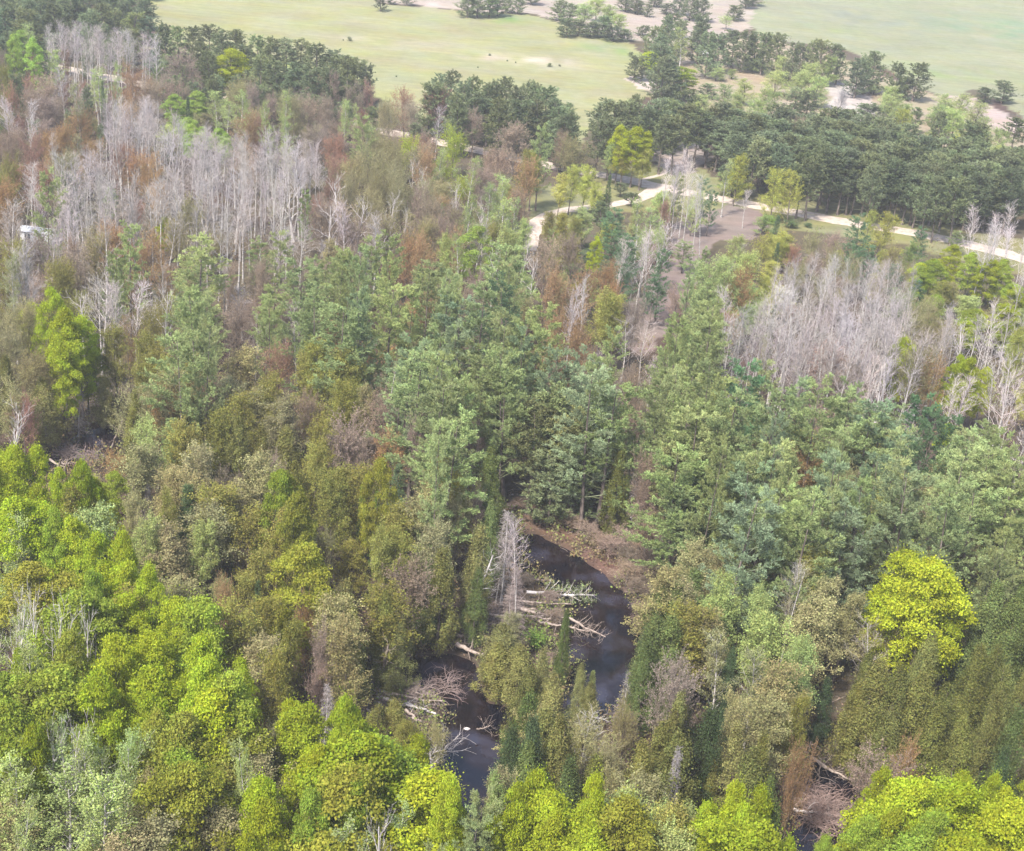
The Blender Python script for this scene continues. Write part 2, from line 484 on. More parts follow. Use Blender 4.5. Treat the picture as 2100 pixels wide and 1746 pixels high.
def aspen(i):
    """aspen in first pale leaf over a white stem"""
    H = 16.0
    gt, gc = Geo(), Geo()
    P, R = stem(H * 0.95, 0.20, 0.035, 10, 0.5, (rng.normal(0, 0.5), rng.normal(0, 0.5)))
    tubes(gt, P, R, 6, 0)
    L1, r1 = kids(P, R, 20, 0.36, 1.0, 0.75, 2.7, 5, 0.14, 0.12, 0.45, 0.022, lambda t: 1.15 - 0.75 * t)
    tubes(gc, L1, r1, 3, 1)
    L2, r2 = kids(L1, r1, 6, 0.2, 1.0, 0.65, 1.1, 3, 0.12, 0.15, 0.5, 0.014)
    tubes(gc, L2, r2, 2, 1)
    keep = rng.random(len(L2)) < 0.8
    c = tips(L2[keep], 46, 0.16, 1.05, 0.3)
    leaves(gc, c, 0.066, 0, None, 0, 0.85, 0.3)
    return finish("aspen", gt, gc, [MAT_PALE], [MAT_LEAF, MAT_PALE], H, 4.9)

def tufts(g, C, D, n, ln, wd, mi):
    """fans of needle slivers at points C pointing along D"""
    N = len(C)
    d = nrm(D[:, None] * 1.0 + rng.normal(0, 0.55, (N, n, 3)) + np.array([0, 0, 0.25])).reshape(-1, 3)
    c = np.repeat(C, n, 0) + rng.normal(0, 0.07, (N * n, 3))
    s = nrm(np.cross(d, rng.normal(0, 1, d.shape)))
    L = (ln * (0.7 + 0.6 * rng.random(len(c))))[:, None]
    g.quads(np.stack([c, c + d * L * 0.55 + s * wd, c + d * L, c + d * L * 0.55 - s * wd], 1), mi)

def white_pine(i):
    """tall soft pine: whorls of level limbs that end in flat plumes of needles"""
    H = 20.0
    gt, gc = Geo(), Geo()
    P, R = stem(H * 0.985, 0.26, 0.03, 10, 0.3)
    tubes(gt, P, R, 7, 0)
    prof = lambda t: (0.30 + 0.75 * np.sin(np.clip(1.12 - t, 0, 1) ** 1.1 * math.pi * 0.60)) * np.where(rng.random(t.shape) < 0.2, 0.55, 1.0) * (0.8 + 0.45 * rng.random(t.shape))
    parts = []
    for wz in np.linspace(0.24, 0.97, 13):
        n = 4 if wz < 0.9 else 3
        parts.append(kids(P, R, n, max(wz - 0.012, 0), min(wz + 0.014, 0.99), 1.22, 3.6, 6, 0.09, 0.06, 0.4, 0.03,
                          lambda t, wz=wz: prof(np.full(t.shape, (wz - 0.22) / 0.77)), 0.12))
    L1 = np.concatenate([a for a, b in parts]); r1 = np.concatenate([b for a, b in parts])
    tubes(gc, L1, r1, 3, 1)
    L2, r2 = kids(L1, r1, 13, 0.38, 1.0, 0.8, 0.95, 3, 0.12, 0.08, 0.5, 0.015)
    b = L2[:, 0]
    L2[..., 2] = b[:, None, 2] + (L2[..., 2] - b[:, None, 2]) * 0.28 + 0.10
    tubes(gc, L2, r2, 2, 1)
    for PP, per in ((L2, 6), (L1, 9)):
        t = 0.3 + 0.75 * rng.random((len(PP), per))
        t = np.minimum(t, 1)
        f = t * (PP.shape[1] - 1); ii = np.minimum(f.astype(int), PP.shape[1] - 2); fr = (f - ii)[..., None]
        ar = np.arange(len(PP))[:, None]
        c = (PP[ar, ii] * (1 - fr) + PP[ar, ii + 1] * fr).reshape(-1, 3)
        d = nrm(PP[ar, ii + 1] - PP[ar, ii]).reshape(-1, 3) + np.array([0, 0, 0.35])
        keep = (t.reshape(-1) > 0.5) if PP is L1 else np.ones(len(c), bool)
        tufts(gc, c[keep], d[keep], 6, 0.22, 0.034, 0)
    return finish("white_pine", gt, gc, [MAT_BARK], [MAT_NEEDLE, MAT_TWIG], H, 7.0)

def jack_pine(i, skirt=False):
    """dense dark pine with an uneven rounded head over a bare brown stem"""
    H = 13.0
    gt, gc = Geo(), Geo()
    P, R = stem(H * 0.97, 0.16, 0.03, 9, 0.35)
    tubes(gt, P, R, 6, 0)
    L1, r1 = kids(P, R, 46 if skirt else 34, 0.03 if skirt else 0.3, 0.99, 1.05, 2.5, 5, 0.13, 0.1, 0.4, 0.025, lambda t: np.minimum(1.0, 1.5 - 1.15 * t) * (0.7 + 0.6 * rng.random(t.shape)), 0.2)
    tubes(gc, L1, r1, 3, 1)
    L2, r2 = kids(L1, r1, 8, 0.3, 1.0, 0.8, 0.75, 3, 0.2, 0.12, 0.5, 0.014)
    tubes(gc, L2, r2, 2, 1)
    for PP, per in ((L2, 4), (L1, 6)):
        t = 0.3 + 0.7 * rng.random((len(PP), per))
        f = t * (PP.shape[1] - 1); ii = np.minimum(f.astype(int), PP.shape[1] - 2); fr = (f - ii)[..., None]
        ar = np.arange(len(PP))[:, None]
        c = (PP[ar, ii] * (1 - fr) + PP[ar, ii + 1] * fr).reshape(-1, 3)
        d = nrm(PP[ar, ii + 1] - PP[ar, ii]).reshape(-1, 3)
        tufts(gc, c, d, 8, 0.24, 0.045, 0)
    D1, q1 = kids(P, R, 12, 0.08, 0.35, 1.4, 1.4, 3, -0.05, 0.15, 0.4, 0.02)   # dead lower branches
    tubes(gc, D1, q1, 3, 1)
    return finish("jack_pine", gt, gc, [MAT_BARK], [MAT_NEEDLE, MAT_TWIG], H, 4.3)

def cedar(i):
    H, Rx = 12.0, 1.75
    gt, gc = Geo(), Geo()
    P, R = stem(H * 0.96, 0.17, 0.02, 9, 0.25)
    tubes(gt, P, R, 6, 0)
    nb = 150
    z = rng.random(nb) ** 0.95
    th = rng.random(nb) * 6.283
    lob = 1 + 0.24 * np.sin(th * 2 + i) + 0.24 * np.sin(th * 3 + z * 10 + i * 2) + 0.1 * np.sin(z * 26 + th)
    prof = np.minimum(1.0, (1.01 - z) ** 0.75 * 1.2) * np.minimum(1, 0.55 + z * 2.2)
    rad = Rx * prof * lob * (0.55 + 0.45 * rng.random(nb) ** 0.5)
    C = np.stack([rad * np.cos(th), rad * np.sin(th), H * (0.1 + 0.86 * z)], 1)
    for c, t_, z_ in zip(C, th, z):
        s = rng.uniform(0.3, 0.62)
        n = int(150 * (s / 0.5) ** 1.5)
        q = rng.normal(0, 1, (n, 3)) * np.array([0.55, 0.55, 1.0]) * s * 0.75
        pos = c + q
        pos[:, 2] += 0.25 * np.hypot(q[:, 0], q[:, 1])
        o = np.array([math.cos(t_), math.sin(t_), 0.25])
        leaves(gc, pos, 0.068, 0, np.repeat(o[None], n, 0), 1.2, 0.6, 0.1)
    L1, r1 = kids(P, R, 30, 0.1, 0.95, 1.1, 1.3, 4, 0.25, 0.1, 0.4, 0.02, lambda t: 1.15 - 0.9 * t)
    tubes(gc, L1, r1, 3, 1)
    return finish("cedar", gt, gc, [MAT_BARK], [MAT_CEDAR, MAT_TWIG], H, 3.7)

def spruce(i, dead=False):
    H = 13.0 if not dead else 11.0
    gt, gc = Geo(), Geo()
    P, R = stem(H * 0.98, 0.14, 0.015, 9, 0.12)
    tubes(gt, P, R, 6, 0)
    n1 = 90
    L1, r1 = kids(P, R, n1, 0.08 if not dead else 0.15, 0.99, 1.45, 1.55, 4, -0.06 if not dead else -0.10, 0.06, 0.3, 0.016, lambda t: 1.15 - 1.08 * t, 0.12)
    tubes(gc, L1, r1, 3, 1)
    L2, r2 = kids(L1, r1, 8, 0.15, 1.0, 0.8, 0.42, 2 if not dead else 3, -0.05 if not dead else -0.25, 0.08, 0.5, 0.012)
    tubes(gc, L2, r2, 2, 1)
    if not dead:
        for PP, per in ((L2, 4), (L1, 6)):
            t = 0.1 + 0.9 * rng.random((len(PP), per))
            f = t * (PP.shape[1] - 1); ii = np.minimum(f.astype(int), PP.shape[1] - 2); fr = (f - ii)[..., None]
            ar = np.arange(len(PP))[:, None]
            c = (PP[ar, ii] * (1 - fr) + PP[ar, ii + 1] * fr).reshape(-1, 3)
            d = nrm(PP[ar, ii + 1] - PP[ar, ii]).reshape(-1, 3)
            tufts(gc, c, d, 3, 0.17, 0.035, 0)
        return finish("spruce", gt, gc, [MAT_BARK], [MAT_NEEDLE, MAT_TWIG], H, 3.0)
    L3, r3 = kids(L2, r2, 3, 0.2, 1.0, 0.6, 0.22, 2, -0.2, 0.1, 0.6, 0.010)
    tubes(gc, L3, r3, 2, 1)
    return finish("dead_spruce", gt, gc, [MAT_WHITE], [MAT_NEEDLE, MAT_DEADNEEDLE], H, 3.0)

def shrub(i):
    gt, gc = Geo(), Geo()
    P = np.repeat(np.array([[[0, 0, -0.1], [0, 0, 0.25]]]), 1, 0); R = np.array([[0.06, 0.05]])
    L1, r1 = kids(P, R, 16, 0.1, 1.0, 0.75, 1.7, 4, 0.1, 0.12, 0.6, 0.02)
    tubes(gc, L1, r1, 3, 1)
    L2, r2 = kids(L1, r1, 7, 0.2, 1.0, 0.7, 0.8, 3, 0.1, 0.15, 0.6, 0.012)
    tubes(gc, L2, r2, 2, 1)
    leaves(gc, tips(L2, 14, 0.12), 0.085, 0, None, 0, 0.8, 0.3)
    return (None, gc.mesh("shrub", [MAT_BUD, MAT_TWIG]), 2.1, 3.0)

PROTO = {}
PROTO.update({
    'M': [maple(i) for i in range(5)], 'O': [leafing(i) for i in range(5)], 'U': [budding(i) for i in range(5)],
    'B': [bare(i) for i in range(6)], 'V': [bare(i, True) for i in range(3)], 'D': [snag(i) for i in range(5)], 'A': [aspen(i) for i in range(5)],
    'W': [white_pine(i) for i in range(5)], 'J': [jack_pine(i) for i in range(4)], 'C': [cedar(i) for i in range(5)],
    'P': [jack_pine(i, True) for i in range(5)], 'Q': [leafing(i, True) for i in range(4)],
    'S': [spruce(i) for i in range(3)], 'K': [spruce(i, True) for i in range(2)], 'H': [shrub(i) for i in range(3)],
})
PROTO['X'] = PROTO['U']; PROTO['R'] = PROTO['U']
#        object name, default height m, default crown width m, min, max width
KIND = {
    'M': ("maple_tree", 15, 6.0, 3.0, 9.5), 'O': ("leafing_tree", 12.5, 5.0, 2.2, 8.0), 'U': ("budding_tree", 12, 5.5, 2.4, 9.5),
    'B': ("bare_aspen", 15.5, 4.4, 2.8, 6.0), 'V': ("bare_tree", 13, 6.0, 3.0, 8.0), 'D': ("dead_tree", 12.5, 4.8, 3.0, 7.0), 'A': ("aspen_tree", 15, 4.8, 2.8, 6.5),
    'W': ("white_pine", 19, 7.0, 3.0, 9.0), 'J': ("pine_tree", 12.5, 5.0, 2.0, 8.0), 'C': ("cedar_tree", 11.5, 3.9, 1.6, 6.5),
    'P': ("bushy_pine", 11, 5.5, 1.5, 8.5), 'Q': ("bushy_tree", 8, 5.5, 2.0, 8.5),
    'X': ("oak_tree", 12, 5.5, 2.4, 9.5), 'R': ("red_maple_tree", 12, 5.5, 2.4, 9.5),
    'S': ("spruce_tree", 11, 2.6, 1.4, 4.0), 'K': ("dead_spruce", 10.5, 3.0, 1.8, 4.5), 'H': ("shrub", 1.6, 2.2, 0.8, 4.0),
}
COLR = {  # crown colour (albedo) and the words for it
    'y': ((0.222, 0.262, 0.020), "bright yellow-green"), 'g': ((0.115, 0.17, 0.035), "mid green"), 'p': ((0.20, 0.24, 0.085), "pale green"),
    'o': ((0.15, 0.145, 0.035), "olive green"), 'k': ((0.185, 0.17, 0.08), "khaki"), 'b': ((0.19, 0.147, 0.112), "brown"),
    'r': ((0.21, 0.118, 0.085), "reddish brown"), 'n': ((0.225, 0.142, 0.068), "rusty orange"), 'l': ((0.30, 0.275, 0.266), "lilac grey"),
    'w': ((0.42, 0.38, 0.36), "whitish"), 'd': ((0.065, 0.095, 0.04), "dark green"), 't': ((0.10, 0.165, 0.085), "blue-green"),
}
KWORD = {'M': "leafy maple", 'O': "small-leaved tree", 'U': "budding tree", 'X': "budding oak", 'R': "budding maple", 'B': "leafless slim aspen", 'V': "leafless spreading tree",
         'D': "bare dead snag", 'A': "white-stemmed aspen", 'W': "tall white pine", 'J': "plantation pine", 'P': "bushy pine", 'Q': "bushy young tree", 'C': "dense cedar", 'S': "narrow spruce",
         'K': "dead spruce", 'H': "low shrub"}
# kind-specific adjustments of the colour table
KC = {
    ('W', 'g'): (0.148, 0.178, 0.070), ('W', 't'): (0.122, 0.16, 0.085), ('W', 'd'): (0.06, 0.105, 0.05), ('W', 'p'): (0.19, 0.225, 0.10),
    ('J', 'd'): (0.09, 0.115, 0.06), ('J', 'g'): (0.10, 0.14, 0.06), ('J', 't'): (0.09, 0.14, 0.08), ('J', 'o'): (0.12, 0.14, 0.055),
    ('C', 'o'): (0.118, 0.120, 0.034), ('C', 'k'): (0.15, 0.148, 0.05), ('C', 'g'): (0.085, 0.11, 0.035), ('C', 'd'): (0.045, 0.065, 0.028), ('C', 'y'): (0.2, 0.19, 0.04),
    ('M', 'g'): (0.175, 0.225, 0.03), ('M', 'o'): (0.185, 0.195, 0.03), ('M', 'p'): (0.18, 0.25, 0.05),
    ('O', 'y'): (0.23, 0.235, 0.05), ('O', 'g'): (0.14, 0.19, 0.06), ('A', 'k'): (0.21, 0.21, 0.10),
    ('S', 'o'): (0.11, 0.12, 0.04), ('S', 'y'): (0.16, 0.15, 0.03), ('K', 'l'): (0.27, 0.25, 0.25), ('K', 'b'): (0.2, 0.15, 0.13),
}

for _k, _v in list(KC.items()):
    if _k[0] == 'J': KC[('P', _k[1])] = _v
    if _k[0] == 'O': KC[('Q', _k[1])] = _v
# ------------------------------------------------------------------ the trees, read off nine enlargements of the photograph
# "kind+colour: x y [width [height]]; ..."  x, y = top of the crown
TREES = {
(0, 0): """
Jt 30,50,130 Jd 180,0,200 330,10,180 480,20,170 600,10,130 730,10,90,9 860,-10,100,9 420,-30,140 250,-40,200 80,10,150 130,60,150 540,60,130 Jo 780,70,120,9 680,60,110,9 Jt 880,100,90,8
Jd 990,140,100 Jg 1060,150,90 Jd 1140,150,110 1260,150,120 1330,180,110 1410,170,120 Jg 1520,210,110 Jd 1610,220,130 1700,230,120 1790,230,120 1880,260,120 1960,290,110 2060,320,120 1250,300,110 1560,320,130 1660,350,130 1760,370,130 1870,400,130 1980,400,120 1200,250,100 1460,260,110 1380,250,110
Mp 60,200,120 Mp 140,180,110,11 Ap 190,130,90 Mp 205,225,110 Ap 310,290,170
Bl 290,140,80 330,130 380,110 430,120 480,115 530,120 580,130 640,130 690,140 740,150 790,170 840,175 890,190 930,200 350,190 440,200 510,210 560,220 620,230 660,200 720,200 780,220 860,240 400,160 600,170 460,150 700,170 550,150
Ur 200,310,90 390,260,70 Ub 10,260,70 Uo 20,370,120 Ur 50,480,100 Jd 110,440,80
Un 790,370,190 Ub 870,430,160 1085,290,250 My 1370,290,260,13 Uk 1450,450,150 Ub 1520,480,110 250,420,250 Ap 670,370,90 600,400 Ak 480,480 Sd 610,480,45 Jd 510,500,60 Bl 370,390,120
Mp 1040,560,110,9 1160,540,130,9 Ap 1280,530,150,11 1350,590,110,10 Sd 1115,575,55 Ap 1440,540 Uk 1410,480,150 Ub 1880,430,90 1970,430,90 Uk 1680,520,130 1750,560 Ap 1600,600,110 1690,530,100 1720,680,120 Ub 1830,560 1930,560 Ap 2050,590,80
Un 1460,650,180 Ur 1530,670,120 Ub 1880,720,200 Ur 1980,780,150 2000,900,110 Bw 1880,820,120
Bl 620,580 670,580 720,560 780,560 830,570 880,550 930,580 980,640 1030,680 1080,720 650,680 710,690 760,680 820,680 880,660 940,680 1000,740 1050,790 690,620 750,620 860,610 910,620 800,740 720,760 960,770
Bw 40,560,130 100,570,120 160,580,100 Ub 250,560,200 200,500,180 Un 470,640,180 400,720,150 Ur 180,800,170 Ub 90,720,100 40,760
Uo 40,900,170 0,1000 Un 20,1050 Bl 350,850,130 330,900 Wg 250,1000,180 Jd 400,1010,100 Bw 180,960,130,13 Bl 130,1100,100,10
Ur 690,840,110 Un 800,860,180 880,900,170 Bl 500,880 540,860,120 600,900 450,920 Uk 400,880 Bl 420,990 480,1010 560,1000 640,1010
Bl 1130,760 1180,740 1250,770 1300,780 1350,770 1400,780 1450,770 1500,800 1550,790 1600,750 1640,750 1690,790 1750,800 1800,810 1840,820 1100,900 1160,900 1220,920 1280,900 1340,910 1400,930 1460,920 1520,900 1580,910 1640,900 1700,900 1760,920 1150,1040 1250,1050 1350,1060 1450,1080 1550,1050 1650,1060 1200,840 1320,840 1430,850 1560,850 1680,850 1790,870
Bl 250,1130,120,8.5 320,1130,110,10 390,1120 450,1100 510,1080 570,1060 620,1080 700,950 730,980 Mp 655,1110,80,7 Ur 820,1170,80,7 Bl 850,1190,160 980,1150
Un 10,1190,90 Ub 60,1210,150 Bl 70,1180 Bw 510,1260,90 Bl 200,1150,100,8.5 340,1200 430,1220 620,1200 690,1180 My 970,1280,60,8 Un 890,1340,200 Ub 430,1370,130 Wg 760,1320,180,17 1180,1400,320
Bl 1150,1200 Vl 1300,1270,200 1490,1170,200 Bl 1560,1180 1620,1190 Vl 1790,1280,170 Dw 1750,1060,170 1960,1150,180 Uk 1050,1250,150 Wg 1680,1370,160,15 690,1480,160,15 Dw 600,1550,160 Vl 960,1470,200 Ub 1560,1500,140 Wg 1800,1540 2010,1470,180 Uo 60,1380 Ak 80,1500,160 Ub 250,1400 Uo 350,1500 Bl 150,1420 200,1450 Wg 1830,1130,90,12 Ub 1920,1160 Bl 270,1300 110,1460 Uo 400,1530 Ub 470,1450
Bl 1400,1000 1500,980 1230,1000 1700,1000 1100,1000 1050,1050 950,1050 900,1100 800,1080 750,1060 Uk 1120,1150 Bl 1420,1180 1350,1200 Un 640,1300 Uk 560,1350
""",
(760, 0): """
Jd 790,-40,100,8 Jg 850,-40,100,8 920,-40,100,8 Jd 970,-30,80,7 Un 940,45,30,1.5 Jd 270,-60,60,7
Jd 1170,-90,100,7 1340,0,110,7 1400,20,100,7 Op 1480,20,130,8 1560,-10,140,8 1640,30,140,8 Jg 1590,90,120,7 Jd 1380,110,80,6 1450,120,90,5 1520,130,100,5 1650,150,90,5 1720,170,80,4 Op 1690,80,100,7
Jd 1800,20,50,4 1860,25,45,4.5 1975,20,60,4 1830,150,60,3.5 1845,215,30,1.6 2010,80,90,8 1730,-30,80,6 1790,-20,80,6 1900,-40,70,5
Jd 85,218,20,1.3 1272,375,24,1.1 915,318,12,.7 1332,383,12,.6 1755,308,26,1.4 Hd 45,235,8,.4 1020,357,8,.4 845,397,8,.4 360,450,8,.4 1070,368,8,.4 Jg 1400,610,50,4
Jd 1900,150,130 1960,200,130 1940,260 1790,330,100,7 My 1880,310,140,7 Ap 2070,160,150 Jd 1990,330 1960,330,110 Mg 2065,400,190,9
Jd 640,440,110 700,420,100 760,480 830,450,100 900,490,110 940,480 1020,460,90 1080,510 1150,490,110 1200,490 1260,510 1300,580,110 1340,620 1390,660,100 620,500 740,560 830,570 910,590 990,580 1070,600 1150,600 1230,600 1360,680
Jd 0,330 70,340 140,350,110 180,380,90 560,510 Ub 100,480,150 Ur 210,460,80 420,510,170 590,530,170 Ub 470,580 Bl 610,620,120 Uk 280,580,120 330,600 Ub 830,640,170 1070,720,250
Ap 50,590,90 Wg 160,680,140,14 Uy 430,780,130 Uy 710,740,230 Uk 200,830,200 300,800 260,900 370,850 480,850 Un 520,860
Dw 460,910,90 560,960,130 Ap 620,880,90,10 800,920,130,13 Ub 930,870,100 980,850 Wg 1230,750,130,17 Oo 1130,880,120 Un 1150,920,170 Oo 1180,900
Uk 1420,810,200 Ub 1340,760,100 Jd 1590,590,120 1670,600 1740,590 1800,560,100 1920,580 1980,580,110 2040,600 2090,540 1570,680 1650,690 1880,650 1960,680 2040,690
My 1700,740,110,13 1790,750,150,13 1850,780,110,12 Op 1650,850,130,9 Oo 1720,860,140,9 Oy 1830,880,130,9
Oy 1340,1010,110,9 1410,980,120,10 1490,980,130,10 1560,1080,100,8 Sd 1630,1040,60,9 Jd 1610,1150,60,5 1700,1110,60,3 1760,1130,60,3 1560,1150,60,3 Op 1960,1130,130,8 Bw 1975,930,50 2080,900,50 2050,960,50
Uk 120,900 Ub 500,1080,130 600,1150,150 690,1180,150 Dw 140,1150,200 340,1110,110 420,1200,100 20,1020,150 740,1060,70 Uk 70,1000 250,1000,150 200,1100 350,950
Ap 870,1080,120 960,1060,140 1010,1020 780,1140,130 1070,1180,120 1000,1180 Dw 880,1160,120 Ub 1130,1100,110
Op 1480,1230,130,8 Oo 1290,1260,120,8 1350,1260,120,8 1420,1280,120,8 Wd 1660,1230,150,10 Ap 1820,1180,120 1860,1230 Ur 1990,1180,90,9 Jd 1590,1200,80,7
Wg 210,1390,160,16 310,1380,170,16 120,1440,150 Un 440,1380,150 530,1380,170 Op 640,1380,110 Mp 850,1340,190,13 Ap 760,1390,130 Un 700,1340 Vl 190,1450,150 Wg 60,1490,160 350,1500,150 560,1560 660,1580,150 Ub 840,1570,170 Dw 960,1430,130 Wg 1040,1450 1090,1530,160
Dw 1120,1380,150 1190,1490,130 Ub 1250,1400 1430,1380,160 My 1545,1400,90,9 Wg 1290,1350,80,10 Bw 1700,1400 Wd 1720,1400,170,14 Bw 1880,1330,140 1940,1300 1830,1400 Un 1630,1530,130 1330,1580,200 1480,1560 Wd 1950,1470,130,12
Ub 20,1180 90,1280 Uk 300,1230 Ub 220,1260 Uk 480,1290 580,1290 Ub 660,1270 Uk 400,1060 560,1030 Ub 870,960 Bl 900,1300 Uo 960,1300 Op 1120,1300,110,10 1010,1350 Bl 250,1260 70,1180
""",
(1518, 0): """
Jd 130,-30,120,9 190,-20,110,9 60,-60,110,9 10,90,80 60,120 180,90,90 385,30,80,5.5 Up 340,90,100,5 Jd 460,-60,110,7 500,-60,90,6
Jd 190,130,110 240,190,100 300,200,100 390,180,110 450,180,110 520,190,100 570,190,110 650,200,90 Op 470,340,100,4 540,360,100,4 Jd 740,250,80 790,260,80 850,230,90 920,240,100 1020,260,110 Op 690,330,120,8 950,330,100,9 840,370,160,10 880,450,150,9 640,420,140,7 770,420,120,8
Jd 1180,330,140 1230,310,130 1130,350,110 1360,370,100 1480,370,150 1410,450,80,7 Op 1220,480,80,4 Jd 1990,480,110,6.5 1880,520,80,4.5
Jd 20,500,70,6 Op 70,420,130,8 Jd 230,500,80,4 Op 280,400,90,4 450,470,130,7 330,500,120,7 400,560,120,7 560,520,100,8 620,540,100,8 Jd 760,520,120,8 830,540,100,8 Op 160,600,100,6 370,410,60,3 200,560,120,6 510,590,120,7
Ul 1030,520,90,9 Jd 1180,610,110,6 Jg 1050,650,90,5 Op 1340,510,150,9 1290,560,120,8 1410,620,150,9 1640,560,160,9 1740,560,160,9 1590,620,140,8 1840,600,140,9 1700,640,150,9 Jg 1470,640,70,7 Jd 1620,660,80 1780,720,150 1850,730,130 2060,700,140,9 2080,890,120 Oy 1400,640,110,9 Op 1890,700,130 1960,760,130
Oy 1110,780,110,6 Oo 890,900,50,5 Ok 1090,980,160,7 Oy 1730,780,90,8 1680,940,80,6 Op 1550,780,90,8 1930,850,120,10 Oy 1990,870,110,10 Ub 760,680,150 700,690,120
Oy 410,900,120,11 Jg 380,1040,130,5 Ap 350,940,50,12 Oy 640,1000,110,11 740,1010,130,11 Bw 460,1120,30,8
Bw 90,860,60 130,1000,50 110,940,50 30,930,50 240,1030,60 190,1060,50 Wg 40,1030,90,11 Wt 220,1050,90,11 Op 150,1130,110,9 Wd 250,1130,80,9
Og 560,1270,120,4 Sd 640,1280,60,5 Oy 640,1360,130,8 560,1380,150,9 Op 400,1400,130,8 450,1480 350,1520 Sd 640,1440,45,6 Wg 90,1430,130,6 220,1470,100,10 Bw 630,1560,70 Hd 720,1310,90,1.6 820,1325,50,1 Hg 600,1290,80,1.5
Wd 1140,1270,150,13 Oy 1270,1260,150,9 1200,1240,80,8 Wd 1490,1340,100,9 Og 1440,1430,120,8 Wg 1720,1370,90,5 My 1680,1450,120,8 Mg 1800,1500,160,9 My 1900,1540,150,9 Mg 1560,1540,150,9 1990,1540,160,9 Uk 1340,1450,130,8 Ur 740,1450,100,7 Ub 980,1370,170,8 Uk 860,1380,120,7 1100,1500,120,9 1000,1440,130,9
Bw 1830,1220,130 1940,1300,110 2080,1190,160 2040,1350 1900,1280 1990,1250
Bl 720,1540,130 790,1510,130 850,1520,130 910,1490,130 980,1510,130 1050,1500,130 1120,1520,130 1190,1500,130 1260,1530,130 1330,1540,130 1400,1540,130 1470,1550,130 1300,1560,120 1150,1560,120 Wg 130,1540,120,14 Op 200,1560 Un 430,1560
""",
(0, 640): """
My 310,20,170 350,150,200 470,210,200 400,250,200 Mg 510,380,190,9 Uk 60,100,200 130,90,220 330,330,230 60,250 200,400
Dw 490,20,170 Bw 590,-60 680,-20,110 720,-40 800,-50 Dw 980,-20,160 Wg 1190,20,280 1200,240,250 1080,300 Uo 880,120,160 Un 770,190,180 Oo 700,230,200 860,300,180 950,360 880,440,150 1010,450 1130,400,160 Dw 980,210,60,9
Wg 1610,80,180,15 Vl 1520,170,200,12 1780,100,200,13 Vb 1350,330,230,10 Ur 1650,320,220,11 1270,500,170 Wg 1880,40 2040,100 Un 1970,160,180 Ub 1400,100 Oo 1910,330,220 1850,400 2040,380 Ur 2090,380
Ck 620,540,160,7 Co 240,560,200,8 Ck 260,620,220,8 Ur 120,670,170,10 Kl 455,610,130,6.5 Dw 40,680,110,12 Co 30,430,150
Co 800,640 Ok 930,600,230 Un 950,590 Ok 1030,510 Un 1180,560,160 Ok 1370,570,280 Oo 1590,560,230 Ok 1680,680,250 Ub 1830,620,180 Oo 2050,560,200 Ok 1550,620 1200,640 Co 1150,700 Oo 1300,760 Co 1420,800,200 1550,850 Oo 1900,780,180 Ub 2050,760
Uk 800,620 Op 890,800,200 1000,850,200 Ok 830,920 Oo 1100,780 Un 700,980,180,6 Ub 860,1050,200,9
My 60,950,200 170,950,180 10,1080,220 480,1050,160 540,1150,220 340,1100,130 240,1200,180 Oo 380,1220 My 80,1280
Sd 1120,1040,80 1110,1200 Kl 880,1180,100,8 Mg 680,1120,150,8 Ub 1370,1070,200,9 Ok 1000,1100 1230,1100 Oo 1300,1180 1880,950,230 Sd 1550,1010,60 Ok 1600,1000 Ub 1660,1010,150
Mg 1560,1120,200 Mo 1700,1130,200 1760,1240,200 Oo 1980,1130 2070,1090
Ap 160,1340,280 60,1400,250 Mg 310,1350,170 My 420,1400,200 600,1470,220 720,1480,200 Op 560,1300 Ok 780,1240,130 Oo 980,1230,120 Op 880,1370,200 1180,1400,220 Ok 1060,1420 Sd 1350,1450,160,8 Ok 1250,1320 Ub 1450,1500,150,8 Oo 1640,1300
Uk 1920,1440,180,9 Mo 1800,1560 Oo 1500,1560 Uk 100,560 Ok 1480,380 Oo 1400,640 Co 1700,860 Ok 1450,1200 Oo 1500,1330 Co 1750,1060 Ok 1160,950
""",
